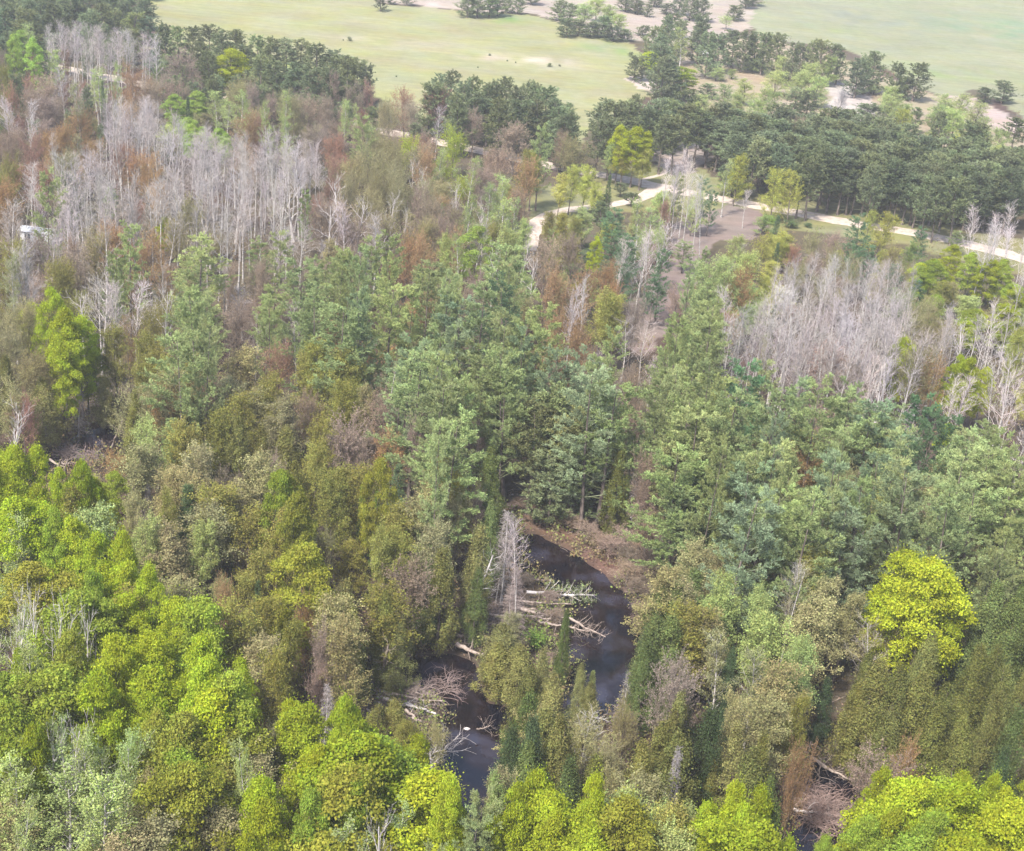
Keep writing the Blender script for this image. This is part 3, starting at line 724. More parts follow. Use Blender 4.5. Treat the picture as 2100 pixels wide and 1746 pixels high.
(760, 640): """
Wg 100,30,180 Wt 200,20,180 Wg 320,-20 440,40,170 Ub 290,120,120 Wg 640,30,200 Wt 760,100 Wg 860,20 Wd 1030,-50,230 Wg 1010,130,180 1200,60,250 1130,200 Un 1340,150,170 520,40 Ub 850,-10
Bw 1500,-60,150 1430,0 Un 1450,220,190 Ub 1780,60,150 Vl 1740,200,220,10 1850,200,200,10 Wg 2060,210,200,15 Wd 1900,-50,130,9 Oo 1660,40 Wg 1650,250,150,12
Un 140,350,180,10 Oo 60,560,200 Vk 300,380,250,17 Ok 190,600,150 Ub 330,640,250 Wt 420,300,280 Wg 600,250,250 Wt 720,230,220 Wg 780,330,250 880,420 480,420 650,430,250 750,540,250 Wp 1030,500,280 Wg 620,560 Wt 1170,280,250 Wg 1080,380 Wt 1350,380,280 1480,400,250 Wg 1600,420,200 Wt 1560,520 Wg 1650,560 Ub 1780,480,150
Wg 1950,520,300 2080,480 Jo 1290,620,290,15 1200,720,250,14 1380,760,260,13.5 Wg 1560,740,250,14 1660,660,220,15 1650,850,220,11 Pd 1420,920,330,11 1300,1000,330,9.5
Ck 900,680,150 Cg 960,750,160 Ub 820,790,180 510,780,170 Un 340,860,220,10 Ub 150,850,250,10 Wg 650,780 630,850,180 Dw 720,960,150,7 Co 620,900,150
Cg 930,980,190 900,1200,190 Ck 870,1130,150 Oo 580,1020,180 750,1100,200 Mo 230,1040,180 Oo 150,1080 Sd 370,1080,150,8 Sg 160,1200,80 250,1240,80 Ok 590,1160,250 Uk 740,1210,200 Ok 480,1280 Ub 830,1190,150
Oo 300,1480,200 350,1300 Cg 930,1300,160 Kl 1030,1370,220,11 Ok 640,1420 Oo 450,1450 Ck 860,1440 Bw 1130,1380,180,12 990,1450,120,9
Ub 1850,1000,200 1950,980,180 Ul 1780,1130,260,8 Ub 1900,1200,250,8 Co 1700,1000,180 Jo 2050,950,300,14 Jg 2080,1200,280,13 Ub 1700,1450,250,4 1850,1400,250,6 1600,1490,180,2.5 1750,1560,200,3 1860,1590,200,4 1500,1420,150,2.5 1420,1370,150,2.5 1930,1500,220,5 1380,1330,140,2 Ub 1980,1300,220,7 Vb 2060,1420,200,9
""",
(1518, 640): """
Ub 60,0,150,8 Wg 270,80,180 60,200,200 230,200 Sd 620,130,50 Bw 420,0,180 620,-30,150 710,0
Bl 480,80 560,100 680,100 760,90 830,80 900,60 980,80 1060,100 1130,90 1200,80 1270,60 1340,80 1400,120 1450,130 420,180 520,220 650,240 740,250 830,260 920,270 1000,280 1090,270 1170,240 1240,260 1320,290 600,180 700,180 800,170 880,170 960,180 1040,190 1130,180 1210,170 1290,170 1380,200 370,200 460,130 590,20 760,10 850,0 940,-10 1020,0 1110,0 1200,-10 1300,0 1390,30 780,330 870,350 960,350 1050,340 1140,330 700,320
Vl 1500,200,200 1560,260,180 1640,250,180 1720,200,200 Dw 1790,210,200 Vw 1900,130,180 1960,100,190 2040,120,190 2080,200,180 1860,280,180 1930,320,180 2000,400,180 Bl 1550,150 1630,160 1460,240
Vw 2010,480,300,15 2080,420,260,15 2070,560,250,14 Bw 1250,420,180,15 1310,430,170,15 Dw 1280,440,200,14 Vw 1440,490,200,12 Bw 1760,500,170,14 1720,560,150,11
My 1340,320,100,12 1420,330,110,12 1700,410,130,12 1800,430,150,12 1850,500,120,10 Uk 1500,350 Un 1560,400,180 Uk 1580,150,200 1480,60,200 Ub 1100,430,200 1000,480 Ur 950,350 Oy 2080,260,150
Wg 40,400,220 60,520,250 250,430,200 330,540,220 Wp 580,440,170,14 Wd 450,450 Wg 640,580 Wt 780,560,260 Wg 900,570 1100,560,230 1050,650 130,640 380,650 150,760 Wt 640,750,200 Wg 400,800,250 Un 790,810,170,11 Oy 860,850 Un 820,950 Wg 660,920 Wt 1300,700 Wd 1500,680,250,15 1560,780,250,15 Wg 1180,770 1340,850,250 Jg 1640,950,230 Wg 1090,850,180 Oo 1130,900 Wg 250,930,250 480,950 Wt 500,1050 Co 40,950,150
Wg 100,1000 Wt 950,1000 1300,1020,250 Wg 1400,1080 Dw 1060,1000,180 Wg 720,1080,250 650,1200 Uk 1150,1060 1650,1050,250 1600,1150 Wg 2050,920,200 1900,1000 2040,1060 950,1220,250 1180,1180,250 Oy 1240,1200,120 Wg 1330,1270,230,14 1380,1400,220,12 Wt 1620,1270,250,14 Ub 1480,1250 1440,1350 Wg 2020,1380,220 1980,1180 Jo 350,1180,260 Jg 200,1150,280 Cg 290,1300
Ur 600,1420,240 Wt 780,1380,200,13 Dw 1150,1430,250,10 Oo 980,1430 Ub 1620,1520 Wg 1950,1540,230,15 Ok 210,1540 330,1550,180 480,1560 Oo 870,1560 Jg 200,1350,250,12 Ub 1800,1380,200,10 Uk 1780,1480 Wg 1800,900 1750,1000 1850,1150 Wt 1500,1100 Wg 560,1300 Wt 1100,1330 Wg 800,1250 Wt 450,1200 Wg 1750,1200
""",
(0, 1280): """
Mg 560,0,200 Mo 200,0 My 800,-50,280 640,-20 Oo 700,80 My 950,-20,230 800,180,300 1050,200,300 Mg 1170,200 560,190,200 450,180 Dw 20,130,90,17 170,80,150,18 330,120,80,18 520,170,80,17 Ap 150,370,150 80,250 Mo 380,380,250 My 700,400,300 900,400,300 1150,420,280 600,620,320 950,600 1200,550,280 1400,560,230 Mg 1350,680 My 800,730,300 1300,750 Mg 50,500,200 60,620 380,620 Oo 160,720,220 Mg 1000,850 Mo 930,900,250 1150,900 Oo 1350,900 Mo 1300,1000
Dw 320,790,200,18 230,900,150,16 Ap 330,850,200 560,900,180 680,900,200 420,980,200 760,1050,250 550,1100,220 700,1250,250 140,1080,200 30,1280,200 10,1090 330,1300 480,1300
Ok 60,1400 Un 1500,880,170 Ok 1560,950,200 Oo 1250,1100,230 1340,1150 Ap 1500,1080,200 Ok 1620,1120 Mo 1100,1200 Ok 1000,1200,250 1000,1380,300 Cg 1150,1300 Co 1300,1300,250 Ok 950,1500 My 1700,770,220 1800,850 2060,810,150 2000,950,300 1900,1050,300 1650,1260,300 1600,1400,320 Mg 1850,1300,250 Mo 2050,1200 Ok 1850,1450,280 Op 1950,1500
Un 1350,60,160 Oo 1550,200,280 1700,280,250 1400,200 1600,450,250 Ok 1500,420 Un 1850,150,170 Ub 1930,300,180 1900,560,180,9 Kl 1930,700,160,9 Sd 1530,90,60,9 Ok 2000,150 2050,320
Oy 500,1590,180 Ok 700,1600 Oy 240,1500,110,6 Mg 30,850 My 150,950,180 Ap 620,1350 Ap 400,1150 Ok 820,1350 Oo 1120,1400 Ok 1280,1450 Mg 1050,1100
""",
(760, 1280): """
Co 640,-110,280,11.5 480,0,200,9.5 Cg 560,-30,200,9.5 Ck 60,60,250 Co 300,140,180 Ck 380,330,200,8 Co 100,250,200 Cg 850,20,150,9 Oo 250,0
Ub 1700,-20,200,3 1780,50,200,3 1850,150,180,4 1880,260,160,5 Kb 1100,0,150,9 Kb 1050,120,150,6 Ck 1000,350,270,7 Co 930,500,250,6 Ck 880,470,220,5 Ck 1080,470,230,7 Co 1160,600,230,9 Ok 1130,820,260,9 Hg 1200,400,150,2 Cg 1380,230,90,9 Ck 1240,490,170,10 1300,640,220,10 1420,540,130,7 So 1535,590,80,6 Cy 1660,580,110,5 Ck 1520,690,150,5
Cg 1100,750,280,10 Cd 1000,950,250,9 Co 1250,850,280,11 Ck 1350,900 Cg 1150,1050,280 Ub 480,0 Vw 1520,830,300,9 Uk 1500,900,350,8 Dw 640,1030,200,5 Uk 620,930,200,6 Co 350,800,250,6 Oo 420,900,200,7 Ck 250,830,200,6 Cd 1180,900
My 60,810,160,12 100,920,280,12 50,1050 420,980,200,12 480,1080,220,12 Mg 300,1050 Uk 1750,800,160,8 Kl 1740,620,90,6
Cg 1950,120,230 1900,300 2000,300 1860,450,200,10 2050,100 Cd 1830,330,180,9 Ub 2080,550 Co 2060,760,200 1950,930,260 2050,1000 1830,1050 Kl 2000,1100,160 Ok 1680,1150,80,10 1780,1220
Dw 270,1430,230,18 Ap 250,1380,300 420,1400,250 My 560,1240 620,1320,230 640,1250,130 Ok 980,1180,230 Og 970,1250,180,12 Wg 850,1300,250,15 My 1160,1280,280 1060,1400,280 1300,1370 1480,1250,200 1500,1400,280 Mo 1700,1400 Op 1820,1340 1950,1400,250 Wg 800,1450,250,14 Oo 2070,1450 Mg 100,1300,250 Ap 180,1500 Wg 500,1600,250,14 My 1250,1500,300 1550,1550 Oy 1700,1500 Co 1550,1130,260 Cg 1400,1150,260 Uk 1650,1060,260,7
""",
(1518, 1280): """
Ok 30,0 100,80 Op 360,30,230 300,150 570,110,230 620,300 Cg 70,50,180,9 Cg 150,30 Oo 120,230 Vk 760,-30,280,15 Bw 760,-20,120,13 Ok 920,80 1080,120,220 950,200 Ur 660,120,120,8 Cd 860,200,180 Vl 1230,330,300,10 Uk 1250,320,280,9 Co 1180,520,170,9 1250,560
My 1400,-70,330,15 1560,-20,400,16 1700,40,280,14 Mg 1600,180,300,10
Co 1480,520,170 1500,650 1650,700,260 1600,850 1750,900 1380,600 1950,480,200 1850,480 2000,600,230 1950,750 Cg 1950,100,300,14 2050,200 1850,250 Co 1560,400,200 Cg 2080,850 Cd 2000,1080,200
Ck 60,760,180 Co 30,850,230 Ub 110,580,150 Ok 250,250 Cd 370,500,150 Ak 320,420,220,12 540,480,220,12 Op 760,430,250 850,500,250 Ok 700,550 420,720,200 600,780 Oo 860,760,220 Co 1130,700,200,9 1180,780,200,8.5 1080,850,280,9 1200,900,200,7 Ck 400,950,250 Co 560,1000,200 500,1100 Cg 600,1250,200 Cd 250,850 Kl 20,1090,140 Co 250,1150,200,8 Cg 620,1400
My 400,1240,200 250,1370,250 420,1420,250 520,1330,100 Op 80,1450,220 0,1550 My 480,1550 300,1550 Kb 1150,1080,180,5 Un 880,900,150 1330,930,130
My 1280,1200,170 1350,1280 Mg 1600,1280,280 My 1500,1300 1730,1290 1920,1240,200 2050,1280,250 1250,1380,230 Mg 1200,1500,300 My 1450,1450,300 Mg 1650,1450,300 My 1900,1450,300 2080,1450 Mg 1400,1600 My 1750,1600 720,1620,120 Mg 950,1600,200,9 Ub 1320,1000
""",
}

# rows of the dark pine plantation behind the gravel road
_rows = []
for _x in range(10, 2080, 62):
    yf = np.interp(_x, [0, 450, 800, 1300, 1700, 2080], [560, 800, 885, 1000, 1050, 1010])
    yb = np.interp(_x, [0, 1000, 1300, 1700, 2080], [600, 640, 700, 800, 880])
    k = 0
    while yf - k * 72 > yb - 10 and _x > 100:
        _rows.append("%d,%d,%d" % (_x + random.randint(-18, 18), yf - k * 72 + random.randint(-14, 14), random.randint(105, 150)))
        k += 1
TREES[(1518, 0)] += " Jd " + " ".join(_rows)

listed = []
for (ox, oy), txt in TREES.items():
    kc = None
    for tok in txt.split():
        if tok[0].isalpha():
            kc = tok
            continue
        v = [float(a) for a in tok.split(",")]
        name, H, Wd, wmin, wmax = KIND[kc[0]]
        x = (ox + v[0] / 2.625) * IW / 2318.0
        y = (oy + v[1] / 2.625) * IH / 1927.0
        h = v[3] if len(v) > 3 else H * random.uniform(0.88, 1.1)
        p = ground_pt(x, y, h)
        zd = project(p)[0, 2]
        w = v[2] / 2.898 * zd / FPX if len(v) > 2 else Wd * random.uniform(0.85, 1.15)
        w *= {'M': 1.25, 'W': 1.12, 'O': 0.98, 'C': 1.0, 'J': 1.2}.get(kc[0], 1.0) * (1.3 if oy == 0 and kc[0] in 'JO' and ox == 1518 or kc[0] == 'J' and oy == 0 else 1.0)
        if len(v) > 3 and v[3] < 5: w = min(max(w, 0.5), wmax)
        else: w = min(max(w, wmin), wmax)
        K = kc[0]
        if K == 'J' and oy == 0 and not (ox == 1518 and v[1] > 600) and not (ox == 760 and v[0] > 1500 and v[1] > 530): K = 'P'
        if K == 'O' and oy == 0 and ox == 1518: K = 'Q'
        if K == 'U': K = {'r': 'R', 'n': 'R', 'b': 'X', 'l': 'X'}.get(kc[1], 'U')
        listed.append([K, kc[1], p[0], p[1], h, w, x, y, zd, 1])

OPEN = [p for p, c in COVERW[:13]]
R_river = Raster(river_mask)
def _open(X, Y):
    m = np.zeros(X.shape, bool)
    for p in OPEN: m |= in_poly(X, Y, p)
    return m
R_open = Raster(_open)
R_road = Raster(lambda X, Y: np.minimum(seg_dist(X, Y, ROAD, False) - 2.8, seg_dist(X, Y, SPUR, False) - 2.0))
# nothing stands in the river or on the road
road_xy = np.array(ROAD); spur_xy = np.array(SPUR)
def clear_of_water(t):
    x, y = t[2], t[3]; x_, y_ = x, y
    for r in range(12):
        d = R_river(x, y)
        if d > 0.9: break
        best = None
        for a in np.linspace(0, 6.283, 16, endpoint=False):
            q = (x + 0.8 * math.cos(a), y + 0.8 * math.sin(a))
            dd = R_river(*q)
            if best is None or dd > best[0]: best = (dd, q)
        x, y = best[1]
    t[2], t[3] = x, y
    if math.hypot(x - x_, y - y_) > 1.5: MOVED.append((t[0], t[1], int(t[6]), int(t[7]), round(t[4], 1), round(math.hypot(x - x_, y - y_), 1)))
MOVED = []
for t in listed:
    clear_of_water(t)
    for line, hw in ((ROAD, 3.2), (SPUR, 2.6)):
        px, py = np.array([t[2]]), np.array([t[3]])
        if seg_dist(px, py, line, False)[0] < hw:
            for dy in (1.5, -1.5, 3, -3, 4.5, -4.5, 6):
                if seg_dist(px, py + dy, line, False)[0] > hw:
                    t[3] += dy; break

# ---- woods between the listed trees
LX = np.array([[t[6], t[7], t[8], t[5], t[4]] for t in listed])
WX = np.array([[t[2], t[3], t[5]] for t in listed])
cand = []
g2 = np.random.default_rng(11)
for k in range(26000):
    py = 2100 - 2200 * g2.random() ** 1.0
    px = -130 + 2360 * g2.random()
    q = ground_pt(px, py)
    if q[1] > 640: continue
    cand.append((q[0], q[1], px, py, g2.random()))
cand = np.array(cand)
# thin so that the density is even on the ground
acc = g2.random(len(cand)) < np.clip(2.2 * (150.0 / np.maximum(cand[:, 1], 60)) ** -1.0 * 0.5, 0, 1)
cand = cand[acc]
ok = (R_river(cand[:, 0], cand[:, 1]) > 1.2) & ~R_open(cand[:, 0], cand[:, 1]) & (R_road(cand[:, 0], cand[:, 1]) > 2.2)
cand = cand[ok]
fill = []
placed = [(a, b, w) for a, b, w in WX]
PA = np.array(placed)
for x, y, px, py, r in cand:
    d = np.hypot(PA[:, 0] - x, PA[:, 1] - y)
    if (d < (0.33 * PA[:, 2] + (2.1 if y < 210 else 1.6))).any(): continue
    # kind and colour follow the neighbours that can be seen
    top = project([x, y, 10.0])[0]
    dd = np.hypot(LX[:, 0] - top[0], (LX[:, 1] + 45 - top[1]))
    n3 = np.argsort(dd)[:4]
    j = int(n3[int(r * 3.999)])
    K, cch = listed[j][0], listed[j][1]
    if K in 'DSKV' and g2.random() < 0.8: K, cch = ('O', 'k') if K != 'V' else ('B', 'l')
    if K == 'H': continue
    if K == 'M' and g2.random() < 0.35: K, cch = 'O', 'okp'[int(g2.random() * 3)]
    if dd[n3[0]] > 170 and 0 < top[0] < IW and 0 < top[1] < IH: continue
    name, H, Wd, wmin, wmax = KIND[K]
    h = min(H, listed[j][4]) * g2.uniform(0.62, 0.9)
    w = min(Wd, listed[j][5] * 1.1) * g2.uniform(0.7, 1.0)
    pr = project([[x, y, h], [x, y, h * 0.35]])
    # keep the open ground, the road and the water in view
    hid = False
    for s in (0.0, 0.35, 0.7, 1.0):
        for ex in (-0.4, 0.0, 0.4):
            q = ground_pt(pr[0, 0] + (pr[1, 0] - pr[0, 0]) * s * 1.3 + ex * w * FPX / pr[0, 2], pr[0, 1] + (pr[1, 1] - pr[0, 1]) * s * 1.3)
            if R_river(q[0], q[1]) < 0.5 or R_open(q[0], q[1]) or (R_road(q[0], q[1]) < 0.7 and pr[0, 0] > 900):
                hid = True; break
        if hid: break
    if hid and 0 < pr[0, 0] < IW and 0 < pr[0, 1] < IH: continue
    # and do not stand in front of the head of a tree that shows
    hw = (LX[:, 3] + w) * 0.4 * FPX / LX[:, 2]
    cr = LX[:, 4] * 0.45 * FPX * 0.9 / LX[:, 2]
    blk = (np.abs(LX[:, 0] - pr[0, 0]) < hw) & (pr[0, 1] < LX[:, 1] + cr) & (pr[0, 2] < LX[:, 2]) & (LX[:, 1] - pr[0, 1] < 260)
    if blk.any(): continue
    fill.append([K, cch, x, y, h, w, pr[0, 0], pr[0, 1], pr[0, 2], 0])
    PA = np.vstack([PA, [x, y, w]])
print("moved", MOVED)
print("listed", len(listed), "fill", len(fill))
# at most about 300 of a kind as things of their own, the ones that show largest first; the rest is woods
def seen_size(t):
    inside = -20 < t[6] < IW + 20 and -20 < t[7] < IH + 60
    return (2.0 if t[9] else 1.0) * (1 if inside else 0.01) * t[5] / t[8]
trees, surplus, cnt = [], [], {}
for t in sorted(listed + fill, key=seen_size, reverse=True):
    cnt[t[0]] = cnt.get(t[0], 0) + 1
    (trees if cnt[t[0]] <= 290 else surplus).append(t)
print(cnt, "surplus", len(surplus))

# ------------------------------------------------------------------ ground
def ground_material():
    m, nt, out = nodes("ground_cover")
    N, L = nt.nodes, nt.links
    at = N.new("ShaderNodeAttribute"); at.attribute_name = "cover"
    tc = N.new("ShaderNodeTexCoord")
    def noise(scale, det, rough=0.6):
        n = N.new("ShaderNodeTexNoise"); n.inputs["Scale"].default_value = scale
        n.inputs["Detail"].default_value = det; n.inputs["Roughness"].default_value = rough
        L.new(tc.outputs["Object"], n.inputs[0]); return n
    n1, n2, n3 = noise(0.035, 4), noise(0.35, 5, 0.7), noise(3.0, 4, 0.7)
    v = N.new("ShaderNodeMath"); v.operation = 'MULTIPLY_ADD'; v.inputs[1].default_value = 0.5; v.inputs[2].default_value = 0.45
    mp_ = N.new("ShaderNodeMapping"); mp_.inputs["Scale"].default_value = (0.05, 0.45, 1.0); mp_.inputs["Rotation"].default_value = (0, 0, 0.12)
    L.new(tc.outputs["Object"], mp_.inputs[0])
    st = N.new("ShaderNodeTexNoise"); st.inputs["Scale"].default_value = 1.0; st.inputs["Detail"].default_value = 7; st.inputs["Roughness"].default_value = 0.75
    L.new(mp_.outputs[0], st.inputs[0])
    av = N.new("ShaderNodeMath"); av.operation = 'MULTIPLY_ADD'; av.inputs[1].default_value = 1.5; av.inputs[2].default_value = -0.75
    L.new(st.outputs["Fac"], av.inputs[0])
    sm = N.new("ShaderNodeMath"); sm.operation = 'ADD'; L.new(n1.outputs["Fac"], sm.inputs[0]); L.new(av.outputs[0], sm.inputs[1])
    L.new(sm.outputs[0], v.inputs[0])
    v2 = N.new("ShaderNodeMath"); v2.operation = 'MULTIPLY_ADD'; v2.inputs[1].default_value = 0.55
    L.new(n2.outputs["Fac"], v2.inputs[0]); L.new(v.outputs[0], v2.inputs[2])
    v3 = N.new("ShaderNodeMath"); v3.operation = 'MULTIPLY_ADD'; v3.inputs[1].default_value = 0.5
    L.new(n3.outputs["Fac"], v3.inputs[0]); L.new(v2.outputs[0], v3.inputs[2])
    sub = N.new("ShaderNodeMath"); sub.operation = 'SUBTRACT'; sub.inputs[1].default_value = 0.22
    L.new(v3.outputs[0], sub.inputs[0])
    hs = N.new("ShaderNodeHueSaturation")
    mh = N.new("ShaderNodeMapRange"); mh.inputs["From Min"].default_value = 0.3; mh.inputs["From Max"].default_value = 0.7
    mh.inputs["To Min"].default_value = 0.475; mh.inputs["To Max"].default_value = 0.525
    n4 = noise(0.06, 5); L.new(n4.outputs["Fac"], mh.inputs["Value"]); L.new(mh.outputs[0], hs.inputs["Hue"])
    ms = N.new("ShaderNodeMapRange"); ms.inputs["From Min"].default_value = 0.3; ms.inputs["From Max"].default_value = 0.7
    ms.inputs["To Min"].default_value = 0.72; ms.inputs["To Max"].default_value = 1.15
    n5 = noise(0.09, 5); L.new(n5.outputs["Fac"], ms.inputs["Value"]); L.new(ms.outputs[0], hs.inputs["Saturation"])
    L.new(sub.outputs[0], hs.inputs["Value"]); L.new(at.outputs["Color"], hs.inputs["Color"])
    d = N.new("ShaderNodeBsdfDiffuse"); L.new(hs.outputs[0], d.inputs[0])
    b = N.new("ShaderNodeBump"); b.inputs["Strength"].default_value = 0.6; b.inputs["Distance"].default_value = 0.25
    L.new(n3.outputs["Fac"], b.inputs["Height"]); L.new(b.outputs[0], d.inputs["Normal"])
    L.new(d.outputs[0], out.inputs[0])
    return m

def grid_sheet(name, X, Y, Z, mat, colour=None):
    n, k = X.shape
    V = np.stack([X, Y, Z], -1).reshape(-1, 3).astype(np.float32)
    idx = np.arange(n * k).reshape(n, k)
    Q = np.stack([idx[:-1, :-1], idx[:-1, 1:], idx[1:, 1:], idx[1:, :-1]], -1).reshape(-1, 4).astype(np.int32)
    me = bpy.data.meshes.new(name)
    me.vertices.add(len(V)); me.vertices.foreach_set("co", V.ravel())
    me.loops.add(len(Q) * 4); me.loops.foreach_set("vertex_index", Q.ravel())
    me.polygons.add(len(Q)); me.polygons.foreach_set("loop_start", np.arange(0, len(Q) * 4, 4, dtype=np.int32))
    me.polygons.foreach_set("use_smooth", np.ones(len(Q), bool))
    me.update(calc_edges=True)
    if colour is not None:
        a = me.color_attributes.new("cover", 'FLOAT_COLOR', 'POINT')
        a.data.foreach_set("color", np.concatenate([colour.reshape(-1, 3), np.ones((n * k, 1))], 1).astype(np.float32).ravel())
    me.materials.append(mat)
    o = bpy.data.objects.new(name, me)
    COL.objects.link(o)
    return o

allr = np.concatenate([np.array(p) for p in RIVER])
ys = np.concatenate([np.linspace(-250, 55, 12), 60 * (760 / 60.0) ** np.linspace(0, 1, 520), 760 * (9000 / 760.0) ** np.linspace(0.03, 1, 25)])
s = np.linspace(-1, 1, 460); s = 0.62 * s * (0.55 + 0.45 * s ** 2) ; s = np.concatenate([[-6, -2.5, -1.2, -0.8], s, [0.8, 1.2, 2.5, 6]])
Yg, Sg = np.meshgrid(ys, s, indexing='ij')
Xg = (np.abs(Yg) + 60) * Sg
wx = Xg + 3.0 * vnoise(Xg * 0.12, Yg * 0.12) + 1.6 * vnoise(Xg * 0.5, Yg * 0.5)
wy = Yg + 8.0 * vnoise(Xg * 0.09 + 40, Yg * 0.06) + 3.0 * vnoise(Xg * 0.4 + 9, Yg * 0.4)
colg = np.empty(Xg.shape + (3,)); colg[:] = (0.085, 0.066, 0.046)
gn = vnoise(Xg * 0.05, Yg * 0.05)[..., None]
colg = colg + gn * np.array([0.02, 0.035, 0.005])
for p, c in COVERW:
    ins = in_poly(wx, wy, p)
    colg[ins] = c
# drier straw, bare sand and greener flushes in the two fields
pr = project(np.stack([Xg.ravel(), Yg.ravel(), 0 * Xg.ravel()], 1)); PX = pr[:, 0].reshape(Xg.shape); PY = pr[:, 1].reshape(Xg.shape)
def blob(cx, cy, rx, ry, col, amt):
    c = ground_pt(cx, cy)[:2]; e1 = ground_pt(cx + rx, cy)[:2]; e2 = ground_pt(cx, cy + ry)[:2]
    rxm = np.hypot(*(e1 - c)); rym = np.hypot(*(e2 - c))
    d = ((wx - c[0]) / rxm) ** 2 + ((wy - c[1]) / rym) ** 2
    f = (np.exp(-d * 1.2) * amt * np.clip(0.6 + 1.6 * vnoise(Xg * 0.25, Yg * 0.1), 0, 1.4))[..., None]
    f = np.clip(f, 0, 1)
    colg[:] = colg * (1 - f) + np.array(col) * f
blob(1110, 128, 60, 9, (0.34, 0.29, 0.24), 0.8); blob(960, 112, 120, 10, (0.30, 0.26, 0.18), 0.8); blob(800, 85, 160, 9, (0.27, 0.23, 0.15), 0.7)
blob(1020, 42, 80, 10, (0.14, 0.20, 0.06), 0.9); blob(1260, 100, 60, 14, (0.14, 0.20, 0.07), 0.9); blob(620, 140, 120, 16, (0.19, 0.22, 0.07), 0.7)
blob(1780, 40, 140, 26, (0.16, 0.17, 0.13), 0.9); blob(2060, 60, 150, 30, (0.13, 0.19, 0.11), 0.8); blob(1700, 60, 70, 12, (0.18, 0.22, 0.09), 0.8); blob(1950, 150, 160, 16, (0.17, 0.215, 0.085), 0.8)
blob(880, 8, 90, 6, (0.36, 0.29, 0.25), 0.8); blob(1260, 250, 50, 30, (0.185, 0.21, 0.07), 0.6)
_a, _b = allr.min(0) - 6, allr.max(0) + 6
near = (Xg > _a[0]) & (Xg < _b[0]) & (Yg > _a[1]) & (Yg < _b[1])
Zg = np.zeros(Xg.shape); rv = np.full(Xg.shape, 99.0)
Zg[near] = gz(Xg[near], Yg[near]); rv[near] = river_mask(Xg[near], Yg[near])
f = np.clip(1.4 - rv / 1.6, 0, 1)[..., None]
colg = colg * (1 - f) + np.array([0.055, 0.04, 0.03]) * f
# sandy bank under the river bend keeps its litter
ground = grid_sheet("ground", Xg, Yg, Zg, ground_material(), colg)
ground["kind"] = "structure"

def ribbon(name, line, width, z, mat, kk=6):
    P = np.array(line)
    # resample
    seg = np.hypot(*(P[1:] - P[:-1]).T); s0 = np.concatenate([[0], np.cumsum(seg)])
    tt = np.arange(0, s0[-1], 1.5)
    # smooth by Catmull style averaging
    x = np.interp(tt, s0, P[:, 0]); y = np.interp(tt, s0, P[:, 1])
    ker = np.ones(9) / 9
    xp = np.convolve(np.pad(x, 4, 'edge'), ker, 'valid'); yp = np.convolve(np.pad(y, 4, 'edge'), ker, 'valid')
    dx, dy = np.gradient(xp), np.gradient(yp); l = np.hypot(dx, dy) + 1e-9
    nx, ny = -dy / l, dx / l
    u = np.linspace(-1, 1, kk)
    wn_ = width * 0.5 * (1 + 0.3 * vnoise(tt * 0.3, tt * 0 + 3) + 0.2 * vnoise(tt * 0.9, tt * 0 + 5))
    wr_ = width * 0.5 * (1 + 0.3 * vnoise(tt * 0.3 + 50, tt * 0 + 7) + 0.2 * vnoise(tt * 0.9 + 9, tt * 0 + 8))
    half = np.where(u[None] < 0, wn_[:, None], wr_[:, None])
    X = xp[:, None] + nx[:, None] * u[None] * half; Y = yp[:, None] + ny[:, None] * u[None] * half
    Z = np.full(X.shape, z) + 0.06 * (1 - u[None] ** 2)
    Z[:, 0] -= 0.03; Z[:, -1] -= 0.03
    o = grid_sheet(name, X, Y, Z, mat)
    o["kind"] = "structure"
    return o
def road_material():
    m, nt, out = nodes("pale_gravel")
    N, L = nt.nodes, nt.links
    tc = N.new("ShaderNodeTexCoord")
    n = N.new("ShaderNodeTexNoise"); n.inputs["Scale"].default_value = 0.9; n.inputs["Detail"].default_value = 8; n.inputs["Roughness"].default_value = 0.75
    L.new(tc.outputs["Object"], n.inputs[0])
    cr = N.new("ShaderNodeValToRGB")
    cr.color_ramp.elements[0].position = 0.35; cr.color_ramp.elements[0].color = (0.30, 0.24, 0.19, 1)
    cr.color_ramp.elements[1].position = 0.58; cr.color_ramp.elements[1].color = (0.46, 0.39, 0.33, 1)
    L.new(n.outputs["Fac"], cr.inputs[0])
    d = N.new("ShaderNodeBsdfDiffuse"); L.new(cr.outputs[0], d.inputs[0])
    b = N.new("ShaderNodeBump"); b.inputs["Strength"].default_value = 0.4; b.inputs["Distance"].default_value = 0.05
    L.new(n.outputs["Fac"], b.inputs["Height"]); L.new(b.outputs[0], d.inputs["Normal"])
    L.new(d.outputs[0], out.inputs[0])
    return m
MAT_ROAD = road_material()
ribbon("gravel_road", ROAD, 5.6, 0.02, MAT_ROAD)
ribbon("gravel_track", SPUR, 3.4, 0.012, MAT_ROAD)
ribbon("sand_trail", TRAIL, 1.3, 0.008, MAT_ROAD)

